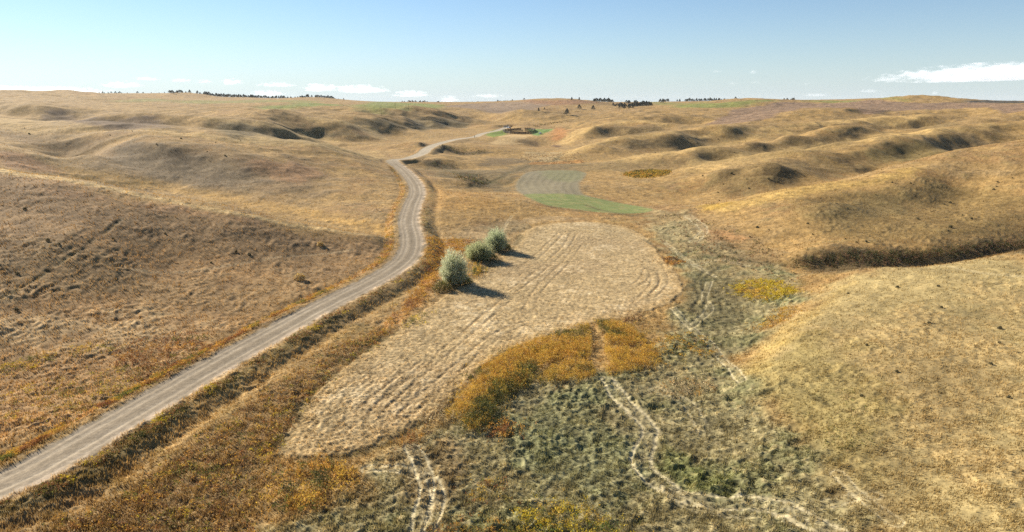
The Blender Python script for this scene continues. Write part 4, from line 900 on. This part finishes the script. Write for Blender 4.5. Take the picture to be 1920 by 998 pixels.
g = ground(890,260); wp = empty('fence_post', (g[0],g[1],zp(g[0],g[1])), 'short wooden post by the road before the green grass patch', 'post')
v, f = [], []; tube(v, f, [(0,0,-.3),(0,0,1.2),(.05,0,2.3)], [.16,.15,.13], 7); link('post', pymesh('post', v, f, M_POST), wp)
v, f = boxes([((.02,-.17,1.9),(.9,.04,.5),.1)]); link('board', pymesh('board', v, f, M_WOOD), wp)
log('farm')
HAZE = .00002; CLOUD = .009
# ------------------------------------------------------------------ camera, sun, sky
cam = bpy.data.cameras.new('camera'); co_ = bpy.data.objects.new('camera', cam); COL.objects.link(co_); SC.camera = co_
co_.location = (0,0,H); co_.rotation_euler = (math.pi/2-PITCH,0,0); cam.sensor_width = 36; cam.lens = 36*F/1920; cam.clip_start = 1; cam.clip_end = 200000
w = bpy.data.worlds.new('World'); SC.world = w; w.use_nodes = True
nt = w.node_tree; sk = nt.nodes.new('ShaderNodeTexSky'); sk.sky_type = 'NISHITA'; sk.sun_disc = False
EL = math.radians(28.5); AZ = math.radians(-52)     # azimuth clockwise from the view direction
sk.sun_elevation = EL; sk.sun_rotation = AZ; sk.air_density = 1.0; sk.dust_density = .12; sk.ozone_density = 3.0; sk.altitude = 900
bgn = nt.nodes['Background']; bgn.inputs[1].default_value = .05
# pale haze low over the horizon, brighter towards the sun
geo = nt.nodes.new('ShaderNodeTexCoord'); sep = nt.nodes.new('ShaderNodeSeparateXYZ'); nt.links.new(geo.outputs['Generated'], sep.inputs[0])
def mth(op, a, b=None):
    n = nt.nodes.new('ShaderNodeMath'); n.operation = op
    for i, q in enumerate((a, b)):
        if q is None: continue
        if isinstance(q, (int, float)): n.inputs[i].default_value = q
        else: nt.links.new(q, n.inputs[i])
    return n.outputs[0]
low = mth('EXPONENT', mth('MULTIPLY', mth('MAXIMUM', sep.outputs['Z'], 0.), -14.0))
low2 = mth('MULTIPLY', low, .95)
mx = nt.nodes.new('ShaderNodeMix'); mx.data_type = 'RGBA'; nt.links.new(low2, mx.inputs['Factor']); cg = nt.nodes.new('ShaderNodeVectorMath'); cg.operation = 'MULTIPLY'; cg.inputs[1].default_value = (1.0,1.12,1.2); nt.links.new(sk.outputs[0], cg.inputs[0]); nt.links.new(cg.outputs[0], mx.inputs['A'])
dotn = nt.nodes.new('ShaderNodeVectorMath'); dotn.operation = 'DOT_PRODUCT'; nt.links.new(geo.outputs['Generated'], dotn.inputs[0]); dotn.inputs[1].default_value = (math.sin(AZ), math.cos(AZ), 0)
toward = mth('ADD', mth('MULTIPLY', mth('POWER', mth('MAXIMUM', dotn.outputs['Value'], 0.), 3.), 1.5), 6.9)
hz = nt.nodes.new('ShaderNodeVectorMath'); hz.operation = 'SCALE'; hz.inputs[0].default_value = (.90,1.04,1.10); nt.links.new(toward, hz.inputs['Scale'])
nt.links.new(hz.outputs[0], mx.inputs['B']); nt.links.new(mx.outputs['Result'], bgn.inputs[0])
L = bpy.data.lights.new('sun', 'SUN'); L.energy = 5.0; L.angle = math.radians(.5); L.color = (1,.905,.745)
lo = bpy.data.objects.new('sun', L); COL.objects.link(lo)
from mathutils import Vector
lo.rotation_euler = Vector((math.sin(AZ)*math.cos(EL), math.cos(AZ)*math.cos(EL), math.sin(EL))).to_track_quat('Z','Y').to_euler()
SC.view_settings.view_transform = 'Standard'; SC.view_settings.look = 'None'; SC.view_settings.gamma = 1; SC.view_settings.exposure = 1.08
SC.cycles.use_denoising = False; SC.cycles.sample_clamp_indirect = 2.0; SC.cycles.denoiser = 'OPENIMAGEDENOISE'; SC.cycles.denoising_prefilter = 'ACCURATE'; SC.cycles.denoising_input_passes = 'RGB_ALBEDO_NORMAL'; SC.render.engine = 'CYCLES'; SC.cycles.max_bounces = 10; SC.cycles.volume_bounces = 2; SC.cycles.diffuse_bounces = 3; SC.cycles.transparent_max_bounces = 8
# ------------------------------------------------------------------ air and clouds
v, f = boxes([((0, 4500., 37.), (37400., 9400., 86.), 0)])
hm = bpy.data.materials.new('haze_air'); hm.use_nodes = True; n_ = hm.node_tree; n_.nodes.clear()
out = n_.nodes.new('ShaderNodeOutputMaterial'); pv = n_.nodes.new('ShaderNodeVolumePrincipled'); pv.inputs['Color'].default_value = (.86,.92,1,1); pv.inputs['Density'].default_value = HAZE; pv.inputs['Anisotropy'].default_value = .1; hm.cycles.homogeneous_volume = True
n_.links.new(pv.outputs[0], out.inputs['Volume'])
if HAZE: link('haze', pymesh('haze', v, f, hm), kind='stuff')
cm = bpy.data.materials.new('cloud_vapour'); cm.use_nodes = True; n_ = cm.node_tree; n_.nodes.clear(); N_ = n_.nodes.new; K_ = n_.links.new
out = N_('ShaderNodeOutputMaterial'); pv = N_('ShaderNodeVolumePrincipled'); pv.inputs['Color'].default_value = (.97,.98,1,1); pv.inputs['Anisotropy'].default_value = .25; K_(pv.outputs[0], out.inputs['Volume'])
tc = N_('ShaderNodeTexCoord'); oi = N_('ShaderNodeObjectInfo')
def M_(op, a, b=None, clamp=False):
    n = N_('ShaderNodeMath'); n.operation = op; n.use_clamp = clamp
    for i, q in enumerate((a, b)):
        if q is None: continue
        if isinstance(q, (int, float)): n.inputs[i].default_value = q
        else: K_(q, n.inputs[i])
    return n.outputs[0]
# object space is a unit puff: flat base, billowing top
sp = N_('ShaderNodeSeparateXYZ'); K_(tc.outputs['Object'], sp.inputs[0])
zz = M_('MULTIPLY', sp.outputs['Z'], 1.0)
ln = N_('ShaderNodeCombineXYZ'); K_(sp.outputs['X'], ln.inputs[0]); K_(sp.outputs['Y'], ln.inputs[1]); K_(zz, ln.inputs[2])
le = N_('ShaderNodeVectorMath'); le.operation = 'LENGTH'; K_(ln.outputs[0], le.inputs[0])
asp = N_('ShaderNodeAttribute'); asp.attribute_type = 'OBJECT'; asp.attribute_name = 'noise_stretch'
nv = N_('ShaderNodeVectorMath'); nv.operation = 'MULTIPLY'; K_(tc.outputs['Object'], nv.inputs[0]); K_(asp.outputs['Vector'], nv.inputs[1])
rv = N_('ShaderNodeVectorMath'); rv.operation = 'SCALE'; rv.inputs[0].default_value = (37,11,5); K_(oi.outputs['Random'], rv.inputs['Scale'])
av = N_('ShaderNodeVectorMath'); av.operation = 'ADD'; K_(nv.outputs[0], av.inputs[0]); K_(rv.outputs[0], av.inputs[1])
nz = N_('ShaderNodeTexNoise'); nz.inputs['Scale'].default_value = 2.3; nz.inputs['Detail'].default_value = 6; nz.inputs['Roughness'].default_value = .58; K_(av.outputs[0], nz.inputs['Vector'])
body = M_('SUBTRACT', M_('ADD', M_('SUBTRACT', 1.0, le.outputs['Value']), M_('MULTIPLY', nz.outputs['Fac'], 3.8)), 2.30)
dens = M_('MULTIPLY', M_('MULTIPLY', body, 1.7, True), CLOUD)
da = N_('ShaderNodeAttribute'); da.attribute_type = 'OBJECT'; da.attribute_name = 'thickness'
K_(M_('MULTIPLY', dens, da.outputs['Fac']), pv.inputs['Density'])
def cloud_shell():
    v, f = [], []; n, m = 20, 10
    for j in range(m+1):
        ph = -math.pi/2+math.pi*j/m
        for i in range(n): t = 2*math.pi*i/n; v.append((math.cos(ph)*math.cos(t), math.cos(ph)*math.sin(t), math.sin(ph)*(1 if ph > 0 else .45)))
    for j in range(m):
        for i in range(n): f.append((j*n+i, j*n+(i+1)%n, (j+1)*n+(i+1)%n, (j+1)*n+i))
    return pymesh('cloud', v, f, cm)
CSH = cloud_shell()
def cloud(px0, px1, py0, py1, D, label, thick=1., tilt=0.):
    u0, k0 = ray(px0, py1); u1, k1 = ray(px1, py0); w_ = (u1-u0)*D/2; x = (u0+u1)/2*D; zb = H+float(k0)*D; h_ = float(k1-k0)*D
    o = link('cloud', CSH, label=label, category='cloud', group='clouds low over the horizon')
    o.location = (x, D, zb+h_*.31); o.scale = (w_, max(w_*.6, h_), h_*.69); o.rotation_euler = (0, -tilt, -math.atan(x/D)); o['noise_stretch'] = (max(1.,w_/h_*.55), max(1., w_*.6/h_*.5), .9); o['thickness'] = float(thick)*.42
CL = [(1640,2270,110,149,'largest white cloud at the far right with flat grey base and tapering left end',1.3,.03),
 (192,270,151,165,'low white heap of cloud over the left skyline, left of the small dark-based one',.8,0),(250,302,143,151,'thin white streak of cloud, highest above the left heap',.5,0),(318,362,146,154,'thin white cloud streak, left of the small dark-based cloud',.5,0),(362,402,148,156,'thin short white streak touching the dark-based cloud on its left',.35,0),
 (410,458,146,159,'small dark-based cloud above the long wood on the left',1.1,0),(478,560,153,163,'faint flat white cloud streak over the long wood',.5,0),(560,640,155,172,'white cloud with grey base, left half of the long bank over the wood',1.1,0),(620,735,157,175,'ragged white cloud bank over the green rise',.8,0),(730,812,168,182,'white cloud bank with soft grey base left of the middle tree row',.8,0),
 (818,868,178,193,'little white cloud heap just above the middle tree row',.8,0),(880,950,175,183,'faint cloud streak above the grey fallow rise',.45,0),
 (1330,1358,131,136,'tiny wisp of cloud in the right half of the sky, left of two',.3,0),(1402,1422,130,138,'tiny bright puff of cloud, right of the left wisp',.5,0),(1362,1384,153,159,'tiny faint wisp under the left wisp',.3,0),(1407,1426,151,156,'tiny faint wisp below the bright puff',.3,0),(1505,1520,154,160,'tiny lone wisp halfway to the large right cloud',.3,0),
 (1608,1650,166,174,'low faint wisp left of the flat-topped hill',.4,0),(1745,1760,170,178,'tiny puff just right of the flat-topped hill',.6,0),(1500,1560,174,181,'faint low streak of cloud above the right fallow land',.35,0),
 (-80,200,160,176,'long low veil of white cloud along the far left horizon',.35,0),(460,540,168,180,'soft low cloud behind the long wood',.4,0)]
for i, (a_, b_, c_, d_, lab, th, ti) in enumerate(CL): cloud(a_, b_, c_, d_, 26000. if i < 1 else 30000.+700*i, lab, th, ti)
log('done')
